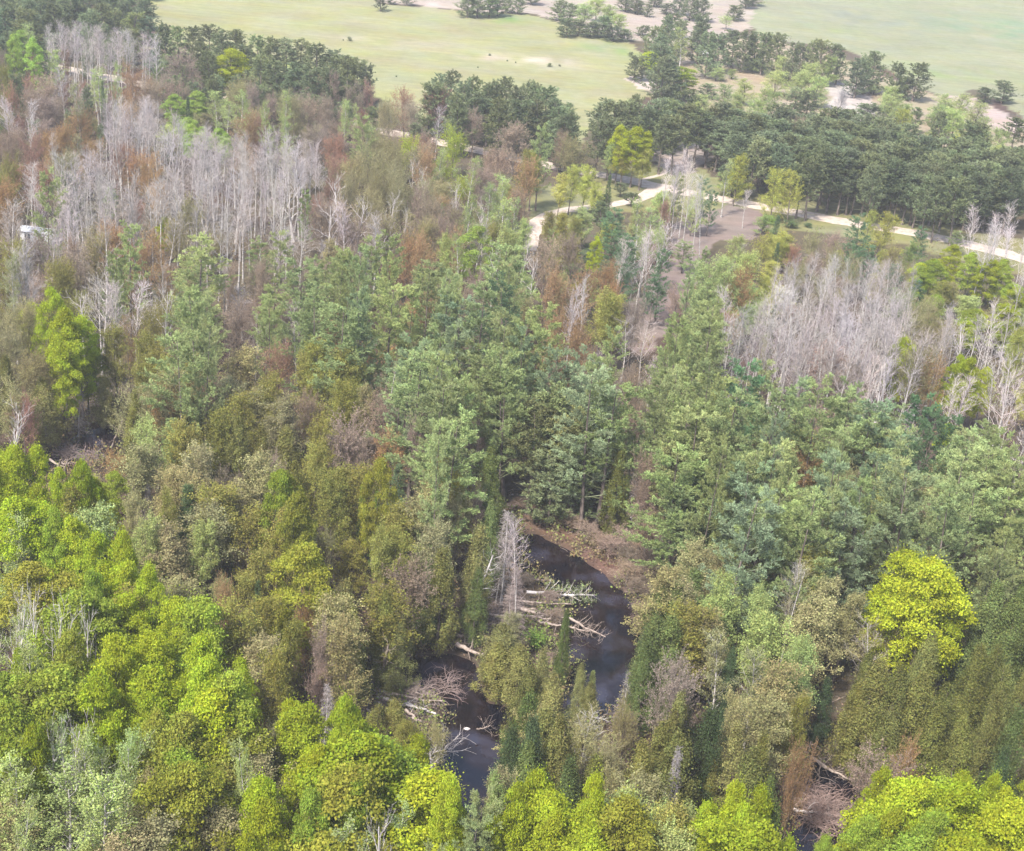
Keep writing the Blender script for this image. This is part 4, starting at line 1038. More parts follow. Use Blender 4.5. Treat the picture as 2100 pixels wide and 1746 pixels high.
def water_material():
    m, nt, out = nodes("river_water")
    N, L = nt.nodes, nt.links
    tc = N.new("ShaderNodeTexCoord")
    n = N.new("ShaderNodeTexNoise"); n.inputs["Scale"].default_value = 1.1; n.inputs["Detail"].default_value = 3
    L.new(tc.outputs["Object"], n.inputs[0])
    n2 = N.new("ShaderNodeTexNoise"); n2.inputs["Scale"].default_value = 0.22; n2.inputs["Detail"].default_value = 4
    L.new(tc.outputs["Object"], n2.inputs[0])
    cr = N.new("ShaderNodeValToRGB")
    cr.color_ramp.elements[0].position = 0.40; cr.color_ramp.elements[0].color = (0.004, 0.004, 0.008, 1); mid_ = cr.color_ramp.elements.new(0.52); mid_.color = (0.012, 0.007, 0.007, 1)
    cr.color_ramp.elements[2].position = 0.66; cr.color_ramp.elements[2].color = (0.030, 0.028, 0.042, 1)  # palest tone: bluish sky reflection painted into the water's base colour
    L.new(n2.outputs["Fac"], cr.inputs[0])
    p = N.new("ShaderNodeBsdfPrincipled")
    L.new(cr.outputs[0], p.inputs["Base Color"])
    p.inputs["Roughness"].default_value = 0.09
    p.inputs["IOR"].default_value = 1.45
    b = N.new("ShaderNodeBump"); b.inputs["Strength"].default_value = 0.12; b.inputs["Distance"].default_value = 0.05
    L.new(n.outputs["Fac"], b.inputs["Height"]); L.new(b.outputs[0], p.inputs["Normal"])
    L.new(p.outputs[0], out.inputs[0])
    return m
allr = np.concatenate([np.array(p) for p in RIVER])
x0, x1, y0, y1 = allr[:, 0].min() - 4, allr[:, 0].max() + 4, allr[:, 1].min() - 4, allr[:, 1].max() + 4
gx, gy = np.meshgrid(np.linspace(x0, x1, 60), np.linspace(y0, y1, 30), indexing='ij')
river = grid_sheet("river", gx, gy, np.full(gx.shape, WATER_Z), water_material())
river["kind"] = "structure"

# ------------------------------------------------------------------ putting the trees in
def link(o):
    COL.objects.link(o)
    return o
seen_name = {}
LEAF_GAIN = {'M': 1.42, 'W': 1.62, 'O': 1.62, 'J': 1.4, 'C': 1.25, 'B': 1.3, 'V': 1.3, 'K': 1.3}
def place_tree(t, proto_i=None):
    K, c, x, y, h, w = t[:6]
    pr = PROTO[K]
    # variants are drawn anew for every tree so that neighbours differ
    i = proto_i if proto_i is not None else random.randrange(len(pr))
    tm, cm, H, Wd = pr[i]
    col = np.array(KC.get((K, c), COLR[c][0]))
    if K in 'JP': col = col * random.uniform(0.8, 1.25) + np.array([0.02, 0.012, 0.0]) * random.random()
    col = col * LEAF_GAIN.get(K, 1.5) * random.uniform(0.78, 1.2) * np.array([random.uniform(0.93, 1.07), 1.0, random.uniform(0.9, 1.1)])
    z = float(gz(x, y)[0])
    name = KIND[K][0]
    rz = random.uniform(0, 6.283)
    sx = w / Wd * random.uniform(0.95, 1.05); sz = h / H
    if tm is None:
        o = link(bpy.data.objects.new(name, cm))
        o.location = (x, y, z); o.rotation_euler = (0, 0, rz); o.scale = (sx, sx, sz); o["tint"] = [float(a) for a in col]
        t.append(o)
        return o
    e = link(bpy.data.objects.new(name, None))
    e.empty_display_size = 0.5
    e.location = (x, y, z - 0.05)
    tilt = 0.0 if K in 'CS' else 0.035
    if K in 'BDA': tilt = 0.06
    e.rotation_euler = (random.gauss(0, tilt), random.gauss(0, tilt), rz)
    sxy = min(sx, 1.9)
    e.scale = (sxy, sxy * random.uniform(0.92, 1.08), sz)
    a = link(bpy.data.objects.new("trunk", tm)); a.parent = e
    b = link(bpy.data.objects.new("crown", cm)); b.parent = e
    b["tint"] = a["tint"] = [float(v) for v in col]
    t.append(e)
    return e
for t in trees: place_tree(t)

# trees past the limit: woods, one object of stuff per kind, instanced on points
def woods(name, K, items, label):
    pr = PROTO[K]
    n = len(items)
    me = bpy.data.meshes.new(name)
    me.vertices.add(n)
    co = np.zeros((n, 3), np.float32); rot = np.zeros((n, 3), np.float32); scl = np.zeros((n, 3), np.float32); idx = np.zeros(n, np.int32); tint = np.ones((n, 4), np.float32)
    for q, t in enumerate(items):
        i = random.randrange(len(pr)); tm, cm, H, Wd = pr[i]
        co[q] = (t[2], t[3], float(gz(t[2], t[3])[0])); rot[q, 2] = random.uniform(0, 6.283)
        s_ = min(t[5] / Wd, 1.9); scl[q] = (s_, s_, t[4] / H); idx[q] = i
        col = np.array(KC.get((t[0], t[1]), COLR[t[1]][0])) * LEAF_GAIN.get(K, 1.5) * random.uniform(0.84, 1.16)
        tint[q, :3] = col
    me.vertices.foreach_set("co", co.ravel())
    for nm, typ, arr, f in (("rot", 'FLOAT_VECTOR', rot, "vector"), ("scl", 'FLOAT_VECTOR', scl, "vector"), ("idx", 'INT', idx, "value"), ("tint", 'FLOAT_COLOR', tint, "color")):
        a = me.attributes.new(nm, typ, 'POINT'); a.data.foreach_set(f, arr.ravel())
    o = link(bpy.data.objects.new(name, me))
    ng = bpy.data.node_groups.new(name, 'GeometryNodeTree')
    ng.interface.new_socket("Geometry", in_out='INPUT', socket_type='NodeSocketGeometry')
    ng.interface.new_socket("Geometry", in_out='OUTPUT', socket_type='NodeSocketGeometry')
    N, L = ng.nodes, ng.links
    gi, go = N.new("NodeGroupInput"), N.new("NodeGroupOutput")
    jn = N.new("GeometryNodeJoinGeometry")
    def attr(nm, ty):
        a = N.new("GeometryNodeInputNamedAttribute"); a.data_type = ty; a.inputs["Name"].default_value = nm; return a.outputs["Attribute"]
    for part in (0, 1):
        c = bpy.data.collections.new("%s_%s" % (name, ("stems", "crowns")[part]))
        for j, p in enumerate(pr):
            so_ = bpy.data.objects.new("%02d_%s_%d" % (j, name, part), p[part]); c.objects.link(so_)
        ci = N.new("GeometryNodeCollectionInfo"); ci.inputs[0].default_value = c
        ci.inputs["Separate Children"].default_value = True; ci.inputs["Reset Children"].default_value = True
        ip = N.new("GeometryNodeInstanceOnPoints"); ip.inputs["Pick Instance"].default_value = True
        L.new(gi.outputs[0], ip.inputs["Points"]); L.new(ci.outputs[0], ip.inputs["Instance"])
        L.new(attr("idx", 'INT'), ip.inputs["Instance Index"]); L.new(attr("scl", 'FLOAT_VECTOR'), ip.inputs["Scale"])
        e2 = N.new("FunctionNodeEulerToRotation"); L.new(attr("rot", 'FLOAT_VECTOR'), e2.inputs[0]); L.new(e2.outputs[0], ip.inputs["Rotation"])
        L.new(ip.outputs[0], jn.inputs[0])
    L.new(jn.outputs[0], go.inputs[0])
    md = o.modifiers.new("woods", 'NODES'); md.node_group = ng
    o["kind"] = "stuff"; o["label"] = label; o["category"] = "woods"
by = {}
for t in surplus: by.setdefault(t[0], []).append(t)
WN = {'J': "pine_woods", 'B': "aspen_woods", 'U': "budding_woods", 'X': "oak_woods", 'R': "red_maple_woods", 'O': "leafing_woods", 'M': "maple_woods", 'W': "white_pine_woods", 'A': "pale_aspen_woods", 'P': "bushy_pine_woods", 'C': "cedar_woods"}
for K, it in by.items():
    if K in WN: woods(WN[K], K, it, "mass of further %ss filling the woods between the nearer ones" % KWORD[K])

# ------------------------------------------------------------------ fallen and leaning timber round the creek
def crop_pt(ox, oy, sc_, x, y, z):
    return ground_pt((ox + x / sc_) * IW / 2318.0, (oy + y / sc_) * IH / 1927.0, z)
def fallen(c, a, b, r, label, za=None, zb=None, twigs=14, mat=None, tlen=1.3, green=False, name="fallen_log"):
    """a dead stem lying (or leaning) between two points, with the stubs and twigs it still has"""
    if za is None or zb is None:
        a0, b0 = crop_pt(*c, *a, 0.2), crop_pt(*c, *b, 0.2)
        zz = [max(float(gz(*(a0[:2] + (b0 - a0)[:2] * q))[0]), WATER_Z) + (0.95 if c[0] in (1000, 740) and c[1] > 1200 else 0.45) for q in (0.0, 0.12, 0.5, 0.88, 1.0)]
        za = max(zz[0], zz[1], zz[2] if zb is None else -9) if za is None else za
        zb = max(zz[3], zz[4], zz[2] - 0.3) if zb is None else zb
    A = crop_pt(*c, *a, za); B = crop_pt(*c, *b, zb)
    n = 8
    t = np.linspace(0, 1, n)[:, None]
    d = B - A; L = np.linalg.norm(d)
    P = (t * d)[None].copy()
    P[0, 1:-1] += rng.normal(0, 0.05, (n - 2, 3)); P[0, :, 2] -= 0.12 * np.sin(t[:, 0] * 3.14)
    R = (r * 1.0 * (1 - 0.6 * t[:, 0]))[None]
    mat = mat or MAT_LOG
    e = link(bpy.data.objects.new(name, None)); e.location = A; e.empty_display_size = 0.3
    g = Geo(); tubes(g, P, R, 8, 0)
    # close the sawn or snapped butt
    me = g.mesh("log_trunk", [mat], True)
    o = link(bpy.data.objects.new("trunk", me)); o.parent = e
    if twigs:
        g2_ = Geo()
        L1, r1 = kids(P, R, twigs, 0.25, 0.98, 1.1, tlen, 4, 0.12, 0.2, 0.35, 0.016, lambda t: 1.1 - 0.5 * t)
        tubes(g2_, L1, r1, 3, 0)
        L2, r2 = kids(L1, r1, 4, 0.2, 1.0, 0.7, tlen * 0.45, 3, 0.05, 0.2, 0.5, 0.011)
        tubes(g2_, L2, r2, 2, 0)
        ms = [mat]
        if green:
            leaves(g2_, tips(L2, 10, 0.1), 0.07, 1); ms = [mat, MAT_CEDAR]
        o2 = link(bpy.data.objects.new("branches", g2_.mesh("log_branches", ms))); o2.parent = e
        if green: o2["tint"] = [0.17, 0.21, 0.09]
    e["label"] = label; e["category"] = "dead stem" if "lean" in label else "log"
    e["group"] = "fallen and leaning timber along the creek"
    return e
c4 = (1000, 1240, 4.773); c5 = (740, 1440, 4.773); c7 = (1720, 1600, 5.34); c8 = (0, 880, 5.25)
fallen(c4, (620, 300), (1180, 350), 0.13, "thin pale log, highest of those lying into the dark pool", twigs=10)
fallen(c4, (915, 478), (1640, 515), 0.19, "white log with greenish twiggy tip reaching across the dark pool", mat=MAT_WHITE, twigs=34, tlen=1.5, green=True)
fallen(c4, (640, 552), (1400, 610), 0.15, "brown log just below the white one with the green tip")
fallen(c4, (810, 645), (1320, 755), 0.20, "thick grey log slanting down towards the dark spire cedar", twigs=8)
fallen(c4, (350, 715), (1100, 735), 0.14, "long straight pale log across the neck of brush left of the pool", twigs=8)
fallen(c4, (1040, 790), (1290, 835), 0.19, "short thick log ending behind the dark spire cedar", twigs=6)
fallen(c4, (1380, 760), (1770, 965), 0.14, "brown branchy log dipping into the middle of the dark pool", twigs=26)
fallen(c4, (1330, 830), (1600, 900), 0.12, "short twiggy log right of the dark spire cedar", twigs=20)
fallen(c4, (260, 860), (700, 790), 0.12, "thin bent log at the left end of the brush neck", twigs=14)
fallen(c4, (250, 900), (555, 80), 0.17, "tall grey stem leaning right above the left end of the brush neck", za=0.0, zb=9.5, twigs=30, mat=MAT_WHITE, tlen=1.8)
fallen(c4, (275, 700), (320, 530), 0.12, "short broken stem leaning beside the tall leaning grey stem", za=0.0, zb=2.2, twigs=0)
fallen(c4, (165, 940), (390, 972), 0.16, "grey log pointing out from under the big cedar, topmost of three", twigs=5)
fallen(c4, (160, 1035), (420, 1150), 0.27, "thickest pale log, lowest of three by the big cedar", twigs=3)
fallen(c4, (200, 1012), (430, 1112), 0.18, "pale log lying on the thickest log by the big cedar", za=-0.1, zb=-0.1, twigs=5)
fallen(c4, (440, 1150), (545, 1210), 0.14, "short pale log end right of the thickest log", twigs=3)
fallen(c5, (575, 590), (1180, 840), 0.20, "long white log, upper of the parallel pair in the log tangle", za=0.1, mat=MAT_WHITE, twigs=8)
fallen(c5, (555, 652), (1080, 795), 0.20, "long white log, lower of the parallel pair in the log tangle", za=0.0, mat=MAT_WHITE, twigs=8)
fallen(c5, (670, 495), (980, 575), 0.19, "log with a pale sawn looking butt at the back of the tangle", twigs=18)
fallen(c5, (850, 795), (1010, 915), 0.15, "short curved log in front of the parallel white pair", twigs=4)
fallen(c5, (925, 870), (1020, 925), 0.13, "shortest log in front of the parallel white pair", twigs=2)
fallen(c5, (545, 560), (665, 90), 0.20, "brown stem leaning right over the log tangle", za=0.0, zb=6.5, twigs=16)
fallen(c5, (430, 790), (560, 900), 0.13, "dull log at the left foot of the log tangle", za=0.1, zb=0.1, twigs=3)
fallen(c5, (555, 700), (600, 770), 0.14, "stubby white log below the leaning brown stem", za=0.2, zb=0.1, twigs=0, mat=MAT_WHITE)
fallen(c5, (1620, 1000), (1760, 965), 0.08, "thin drowned branch in the middle of the creek", twigs=8)
fallen(c5, (1170, 1330), (1350, 1110), 0.10, "pale crooked limb reaching over the creek water", za=-0.3, zb=2.0, twigs=18, tlen=2.2, mat=MAT_WHITE)
fallen(c4, (600, 610), (1010, 660), 0.13, "thin grey log between the brown log and the thick slanting log", twigs=10)
fallen(c4, (700, 700), (1180, 770), 0.14, "grey log just under the long straight pale log", twigs=8)
fallen(c5, (250, 470), (560, 560), 0.14, "dull log crossing the dark water at the back left of the tangle", twigs=10)
fallen(c5, (700, 620), (1250, 700), 0.13, "grey branchy log on the middle of the arching branch heap", za=1.0, zb=0.7, twigs=26)
fallen(c5, (620, 520), (1100, 640), 0.12, "thin grey log on the back of the arching branch heap", za=1.0, zb=0.8, twigs=20)
fallen(c7, (600, 600), (1115, 885), 0.17, "long log slanting down right behind the brush heap", twigs=10)
fallen(c7, (195, 780), (650, 1015), 0.17, "long log slanting down left of the brush heap", twigs=8)
fallen(c7, (405, 1235), (695, 1275), 0.17, "white log on the left half of the brush heap", za=0.2, zb=0.2, mat=MAT_WHITE, twigs=4)
fallen(c7, (780, 1290), (985, 1312), 0.14, "pale log on the right half of the brush heap", za=0.2, zb=0.2, twigs=4)
fallen(c7, (490, 865), (620, 420), 0.16, "pale stem leaning right over the water behind the brush heap", zb=6.5, twigs=10)
fallen(c7, (430, 850), (385, 640), 0.15, "broken white stem leaning left behind the brush heap", zb=2.6, twigs=8, mat=MAT_WHITE)
fallen(c7, (700, 890), (740, 700), 0.09, "thin stem leaning over the dark water behind the brush heap", zb=2.4, twigs=6)
fallen(c8, (590, 840), (775, 935), 0.16, "pale log slanting down right in the crossed logs by the small pond", za=0.2, zb=0.1, twigs=4)
fallen(c8, (700, 885), (880, 878), 0.13, "level pale log across the crossed logs by the small pond", za=0.3, zb=0.3, twigs=4)
fallen(c8, (690, 945), (732, 810), 0.15, "short pale stem leaning up in the crossed logs by the small pond", za=0.0, zb=2.2, twigs=0)
fallen(c8, (765, 1090), (805, 810), 0.18, "tallest broken stem leaning up out of the crossed logs", za=0.0, zb=4.0, twigs=3)
fallen(c8, (1335, 690), (1465, 335), 0.17, "grey stem leaning right over the small pond", za=0.0, zb=6.5, twigs=8)
fallen(c8, (1240, 690), (1210, 590), 0.14, "short dark stem leaning left over the small pond", za=0.0, zb=1.6, twigs=3)
fallen((760, 640, 2.625), (15, 1010), (195, 800), 0.14, "bare pole leaning right in the gap behind the olive cedars", za=0.0, zb=8.5, twigs=4)
fallen((760, 640, 2.625), (975, 1300), (1080, 1330), 0.2, "dark log lying on the red-brown litter bank", za=0.2, zb=0.2, twigs=0, mat=MAT_BARK)
fallen((760, 640, 2.625), (1580, 1390), (1690, 1385), 0.2, "pale log at the foot of the pines right of the litter bank", za=0.3, zb=0.3, twigs=6)

def brush(c, x, y, w, h, zt, n, label, tint, name="brush_pile"):
    """a heap of arching dead branches"""
    A = crop_pt(*c, x, y, 0.0)
    z = project(A)[0, 2]
    rx = w / (c[2] * 2318 / IW) * z / FPX * 0.5; ry = h / (c[2] * 2318 / IW) * z / FPX * 0.5 / 0.5
    g = Geo()
    b = np.stack([rng.normal(0, rx * 0.36, n), rng.normal(0, ry * 0.36, n), rng.uniform(-0.6, 0.2, n)], 1)
    a = rng.random(n) * 6.283
    d = np.stack([np.cos(a), np.sin(a) * 0.6, rng.uniform(0.1, 0.9, n)], 1)
    k = 6
    P = np.zeros((n, k, 3)); P[:, 0] = b; dd = nrm(d)
    L = rng.uniform(0.9, 2.5, n)[:, None]
    for s_ in range(1, k):
        P[:, s_] = P[:, s_ - 1] + dd * L / (k - 1); dd = nrm(dd + np.array([0, 0, -0.22]) + rng.normal(0, 0.12, dd.shape))
    P[..., 2] = np.clip(P[..., 2], -0.7, zt)
    R = np.linspace(1, 0.4, k)[None] * rng.uniform(0.02, 0.05, n)[:, None]
    tubes(g, P, R, 3, 0)
    L2, r2 = kids(P, R, 6, 0.2, 1.0, 0.7, 0.8, 3, 0.0, 0.25, 0.5, 0.013)
    tubes(g, L2, r2, 2, 0)
    o = link(bpy.data.objects.new(name, g.mesh(name, [MAT_DEADNEEDLE]))); o.location = A
    o["tint"] = list(tint); o["label"] = label; o["category"] = "brush pile"
    return o
brush(c5, 900, 680, 640, 300, 1.6, 240, "arching heap of grey dead branches behind the parallel white logs", (0.30, 0.22, 0.19))
brush(c5, 230, 620, 380, 380, 1.2, 150, "brown tangle of dead branches at the left foot of the log tangle", (0.22, 0.15, 0.13))
brush(c5, 1300, 520, 240, 240, 1.0, 50, "small heap of roots beside the dark water under the big cedar", (0.24, 0.16, 0.14))
brush(c7, 760, 1240, 620, 620, 2.0, 330, "big reddish brown heap of fallen branches at lower right", (0.30, 0.19, 0.15))
brush(c7, 300, 1080, 220, 420, 1.8, 90, "rusty brown branch heap left of the big heap at lower right", (0.36, 0.22, 0.13))
brush(c4, 560, 720, 620, 260, 1.0, 170, "low grey brush on the neck of land left of the dark pool", (0.27, 0.21, 0.18))
brush(c4, 430, 1020, 260, 160, 1.0, 60, "pale fan of dead branches below the thickest log", (0.36, 0.29, 0.25))
brush((760, 1280, 2.625), 1780, 930, 330, 150, 1.2, 170, "lilac grey brush on the shore right of the bare spreading tree", (0.30, 0.24, 0.23))
brush(c8, 1120, 830, 260, 110, 0.8, 80, "grey brush on the near shore of the small pond", (0.26, 0.19, 0.17))
brush(c8, 780, 760, 300, 160, 1.0, 80, "dark twig litter under the cedars left of the small pond", (0.18, 0.13, 0.11))
brush((760, 640, 2.625), 1640, 1410, 200, 130, 0.8, 80, "brush at the foot of the pines right of the litter bank", (0.24, 0.18, 0.17))

def rock(c, x, y, w, label, tint, h=0.4):
    A = crop_pt(*c, x, y, WATER_Z)
    z = project(A)[0, 2]; r = w / (c[2] * 2318 / IW) * z / FPX * 0.5
    import bmesh
    bm = bmesh.new(); bmesh.ops.create_icosphere(bm, subdivisions=3, radius=1.0)
    for v in bm.verts:
        n = 1 + 0.35 * vnoise(np.array([v.co.x * 1.7 + 5]), np.array([v.co.y * 1.7 + v.co.z * 2]))[0]
        v.co = Vector((v.co.x * r * n, v.co.y * r * 0.55 * n, v.co.z * h * n))
    me = bpy.data.meshes.new("rock"); bm.to_mesh(me); bm.free()
    me.materials.append(MAT_WHITE)
    o = link(bpy.data.objects.new("rock", me)); o.location = A
    o["label"] = label; o["category"] = "rock"
rock(c5, 1515, 1003, 72, "small white rock showing above the creek water", None, 0.16)
rock((760, 640, 2.625), 1047, 1277, 28, "small pale rock on the red-brown litter bank", None, 0.5)

# ------------------------------------------------------------------ the white shed among the bare aspens
def box_mesh(name, lo, hi, mat, ridge=0.0):
    x0, y0, z0 = lo; x1, y1, z1 = hi
    V = [(x0, y0, z0), (x1, y0, z0), (x1, y1, z0), (x0, y1, z0), (x0, y0, z1), (x1, y0, z1), (x1, y1, z1), (x0, y1, z1)]
    Q = [(0, 3, 2, 1), (4, 5, 6, 7), (0, 1, 5, 4), (1, 2, 6, 5), (2, 3, 7, 6), (3, 0, 4, 7)]
    g = Geo(); g.indexed(np.array(V, float), np.array(Q), 0)
    return g.mesh(name, [mat])
def plain(name, col, rough=0.7):
    m, nt, out = nodes(name)
    N, L = nt.nodes, nt.links
    tc = N.new("ShaderNodeTexCoord"); nz = N.new("ShaderNodeTexNoise"); nz.inputs["Scale"].default_value = 1.5; nz.inputs["Detail"].default_value = 6
    L.new(tc.outputs["Object"], nz.inputs[0])
    cr = N.new("ShaderNodeValToRGB"); cr.color_ramp.elements[0].position = 0.3; cr.color_ramp.elements[1].position = 0.6
    cr.color_ramp.elements[0].color = (*[c * 0.75 for c in col], 1); cr.color_ramp.elements[1].color = (*col, 1)
    L.new(nz.outputs["Fac"], cr.inputs[0])
    p = N.new("ShaderNodeBsdfPrincipled"); p.inputs["Roughness"].default_value = rough
    L.new(cr.outputs[0], p.inputs["Base Color"]); L.new(p.outputs[0], out.inputs[0])
    return m
WHITEP, DARKP = plain("white_painted_metal", (0.74, 0.75, 0.76)), plain("dark_window_glass", (0.05, 0.055, 0.06), 0.2)
top = ground_pt(80, 470, 2.6)
e = link(bpy.data.objects.new("shed", None)); e.location = (top[0], top[1], 0); e.rotation_euler = (0, 0, -0.12)
for nm, me in (("wall", box_mesh("shed_wall", (-2.9, -1.4, 0), (2.9, 1.4, 2.35), WHITEP)), ("door", box_mesh("shed_door", (-1.9, -1.44, 0.05), (-1.0, -1.402, 2.0), DARKP)),
               ("window", box_mesh("shed_window", (0.4, -1.43, 1.0), (1.5, -1.402, 1.8), DARKP))):
    o = link(bpy.data.objects.new(nm, me)); o.parent = e
g = Geo()
for k in range(12):      # ribbed metal roof, low pitch
    xa, xb = -3.1 + k * 0.517, -3.1 + (k + 1) * 0.517 - 0.05
    for s_ in (-1, 1):
        V = [(xa, 0, 2.85), (xb, 0, 2.85), (xb, s_ * 1.65, 2.38), (xa, s_ * 1.65, 2.38)]
        V2 = [(x_, y_, z_ - 0.05) for x_, y_, z_ in V]
        g.indexed(np.array(V + V2), np.array([(0, 1, 2, 3), (4, 7, 6, 5), (0, 4, 5, 1), (1, 5, 6, 2), (2, 6, 7, 3), (3, 7, 4, 0)]), 0)
o = link(bpy.data.objects.new("roof", g.mesh("shed_roof", [WHITEP]))); o.parent = e
e["label"] = "small white metal shed half hidden among the bare aspens at far left"; e["category"] = "shed"
# the white thing parked in the scrub beyond the road reads as a light pickup / car body
top = ground_pt((1380 + 1100 / 5.25) * IW / 2318, (60 + 345 / 5.25) * IH / 1927, 0)
e = link(bpy.data.objects.new("parked_car", None)); e.location = (top[0], top[1], 0); e.rotation_euler = (0, 0, 0.1)
g = Geo()
prof_ = [(-2.1, 0.45), (-2.1, 0.95), (-1.0, 1.0), (-0.5, 1.45), (1.1, 1.5), (1.7, 1.0), (2.2, 0.9), (2.2, 0.45)]
V = [(x_, -0.85, z_) for x_, z_ in prof_] + [(x_, 0.85, z_) for x_, z_ in prof_]
n = len(prof_)
Q = [(i, (i + 1) % n, (i + 1) % n + n, i + n) for i in range(n)] + [(0, 7, 6, 1), (1, 6, 5, 2), (2, 5, 4, 3), (8, 9, 14, 15), (9, 10, 13, 14), (10, 11, 12, 13)]
g.indexed(np.array(V, float), np.array(Q), 0)
link(bpy.data.objects.new("body", g.mesh("car_body", [WHITEP]))).parent = e
link(bpy.data.objects.new("window", box_mesh("car_window", (-0.35, -0.87, 1.02), (1.1, 0.87, 1.36), DARKP))).parent = e
for sx_ in (-1.35, 1.4):
    for sy_ in (-0.8, 0.8):
        g = Geo(); P_ = np.array([[[sx_, sy_ - 0.1, 0.33], [sx_, sy_ + 0.1, 0.33]]]); tubes(g, P_, np.array([[0.33, 0.33]]), 12, 0)
        link(bpy.data.objects.new("wheel", g.mesh("car_wheel", [DARKP]))).parent = e
e["label"] = "small white car parked in the scrub beyond the road"; e["category"] = "car"

# ------------------------------------------------------------------ undergrowth: seedlings, brush and briars between the stems
def undergrowth(n=5200):
    g3 = np.random.default_rng(23)
    px = g3.uniform(-80, 2180, n * 3); py = g3.uniform(40, 2000, n * 3)
    Q_ = np.array([ground_pt(a, b)[:2] for a, b in zip(px, py)])
    ok = (R_river(Q_[:, 0], Q_[:, 1]) > 0.3) & ~R_open(Q_[:, 0], Q_[:, 1]) & (R_road(Q_[:, 0], Q_[:, 1]) > 1.0)
    Q_ = Q_[ok][:n]
    pq = project(np.column_stack([Q_, Q_[:, 0] * 0])); Q_ = Q_[~(((pq[:, 0] > 930) & (pq[:, 0] < 1180) & (pq[:, 1] > 1190) & (pq[:, 1] < 1345)) | ((pq[:, 0] > 740) & (pq[:, 0] < 930) & (pq[:, 1] > 1390) & (pq[:, 1] < 1490)))]   # trampled and flooded ground round the fallen timber
    ex = g3.uniform(allr.min(0) - 6, allr.max(0) + 6, (60000, 2))
    dr = R_river(ex[:, 0], ex[:, 1])
    ex = ex[(dr > 0.4) & (dr < 5.0)][:1000]
    Q_ = np.concatenate([Q_, ex])
    keep = []
    g = Geo()
    m = len(Q_)
    hgt = g3.uniform(0.6, 2.8, m); hgt[-len(ex):] *= 0.42
    z = gz(Q_[:, 0], Q_[:, 1])
    P = np.zeros((m, 3, 3)); P[:, :, :2] = Q_[:, None]; P[:, :, 2] = z[:, None] + np.array([0, 0.5, 1])[None] * hgt[:, None]
    P[:, 1:, :2] += g3.normal(0, 0.25, (m, 2, 2))
    R = np.tile(np.array([0.04, 0.03, 0.015]), (m, 1))
    L1, r1 = kids(P, R, 7, 0.05, 1.0, 0.8, 1.0, 3, 0.15, 0.15, 0.6, 0.014)
    tubes(g, L1, r1, 2, 1)
    c = tips(L1, 4, 0.2)
    leaves(g, c, 0.12, 0, None, 0, 0.8, 0.3)
    o = link(bpy.data.objects.new("undergrowth", g.mesh("undergrowth", [MAT_UNDER, MAT_TWIG])))
    o["tint"] = [0.20, 0.16, 0.11]
    o["kind"] = "stuff"; o["label"] = "low brush and seedlings between the forest stems"; o["category"] = "undergrowth"
def under_material():
    m, nt, out = nodes("undergrowth_leaf")
    N, L = nt.nodes, nt.links
    geo = N.new("ShaderNodeNewGeometry"); nz = N.new("ShaderNodeTexNoise"); nz.inputs["Scale"].default_value = 0.06
    L.new(geo.outputs["Position"], nz.inputs[0])
    ad = N.new("ShaderNodeMath"); ad.operation = 'MULTIPLY_ADD'; ad.inputs[1].default_value = 0.35
    L.new(geo.outputs["Random Per Island"], ad.inputs[0]); L.new(nz.outputs["Fac"], ad.inputs[2])
    cr = N.new("ShaderNodeValToRGB"); e_ = cr.color_ramp.elements
    e_[0].position = 0.4; e_[0].color = (0.17, 0.10, 0.06, 1); e_[1].position = 0.9; e_[1].color = (0.15, 0.20, 0.05, 1)
    k_ = e_.new(0.65); k_.color = (0.21, 0.18, 0.085, 1)
    L.new(ad.outputs[0], cr.inputs[0])
    d = N.new("ShaderNodeBsdfDiffuse"); L.new(cr.outputs[0], d.inputs[0]); L.new(d.outputs[0], out.inputs[0])
    return m
MAT_UNDER = under_material()
undergrowth()
def litter():
    g3 = np.random.default_rng(5)
    lo, hi = allr.min(0) - 10, allr.max(0) + 14
    q = g3.uniform(lo, hi, (260000, 2))
    d = R_river(q[:, 0], q[:, 1])
    q = q[(d > 0.3) & (d < 11)][:34000]
    g = Geo()
    c = np.stack([q[:, 0], q[:, 1], gz(q[:, 0], q[:, 1]) + g3.uniform(0.0, 0.16, len(q))], 1)
    leaves(g, c, 0.10, 0, None, 0, 0.6, 0.9)
    n = 2600; qq = c[:n]
    a = g3.random(n) * 6.283; L = g3.uniform(0.4, 1.8, n)
    P = np.zeros((n, 3, 3)); P[:, 0] = qq; dd = np.stack([np.cos(a), np.sin(a), g3.uniform(-0.05, 0.3, n)], 1) * L[:, None]
    P[:, 1] = qq + dd * 0.5 + g3.normal(0, 0.05, (n, 3)); P[:, 2] = qq + dd
    tubes(g, P, np.tile([0.03, 0.025, 0.012], (n, 1)), 3, 1)
    o = link(bpy.data.objects.new("leaf_litter", g.mesh("leaf_litter", [MAT_LITTER, MAT_LOG])))
    o["kind"] = "stuff"; o["label"] = "fallen leaves and sticks on the banks"; o["category"] = "leaf litter"
def litter_material():
    m, nt, out = nodes("dead_leaves")
    N, L = nt.nodes, nt.links
    geo = N.new("ShaderNodeNewGeometry"); cr = N.new("ShaderNodeValToRGB"); e_ = cr.color_ramp.elements
    e_[0].position = 0.0; e_[0].color = (0.06, 0.04, 0.03, 1); e_[1].position = 1.0; e_[1].color = (0.30, 0.21, 0.15, 1)
    k_ = e_.new(0.6); k_.color = (0.16, 0.10, 0.07, 1)
    L.new(geo.outputs["Random Per Island"], cr.inputs[0])
    d = N.new("ShaderNodeBsdfDiffuse"); L.new(cr.outputs[0], d.inputs[0]); L.new(d.outputs[0], out.inputs[0])
    return m
MAT_LITTER = litter_material()
litter()

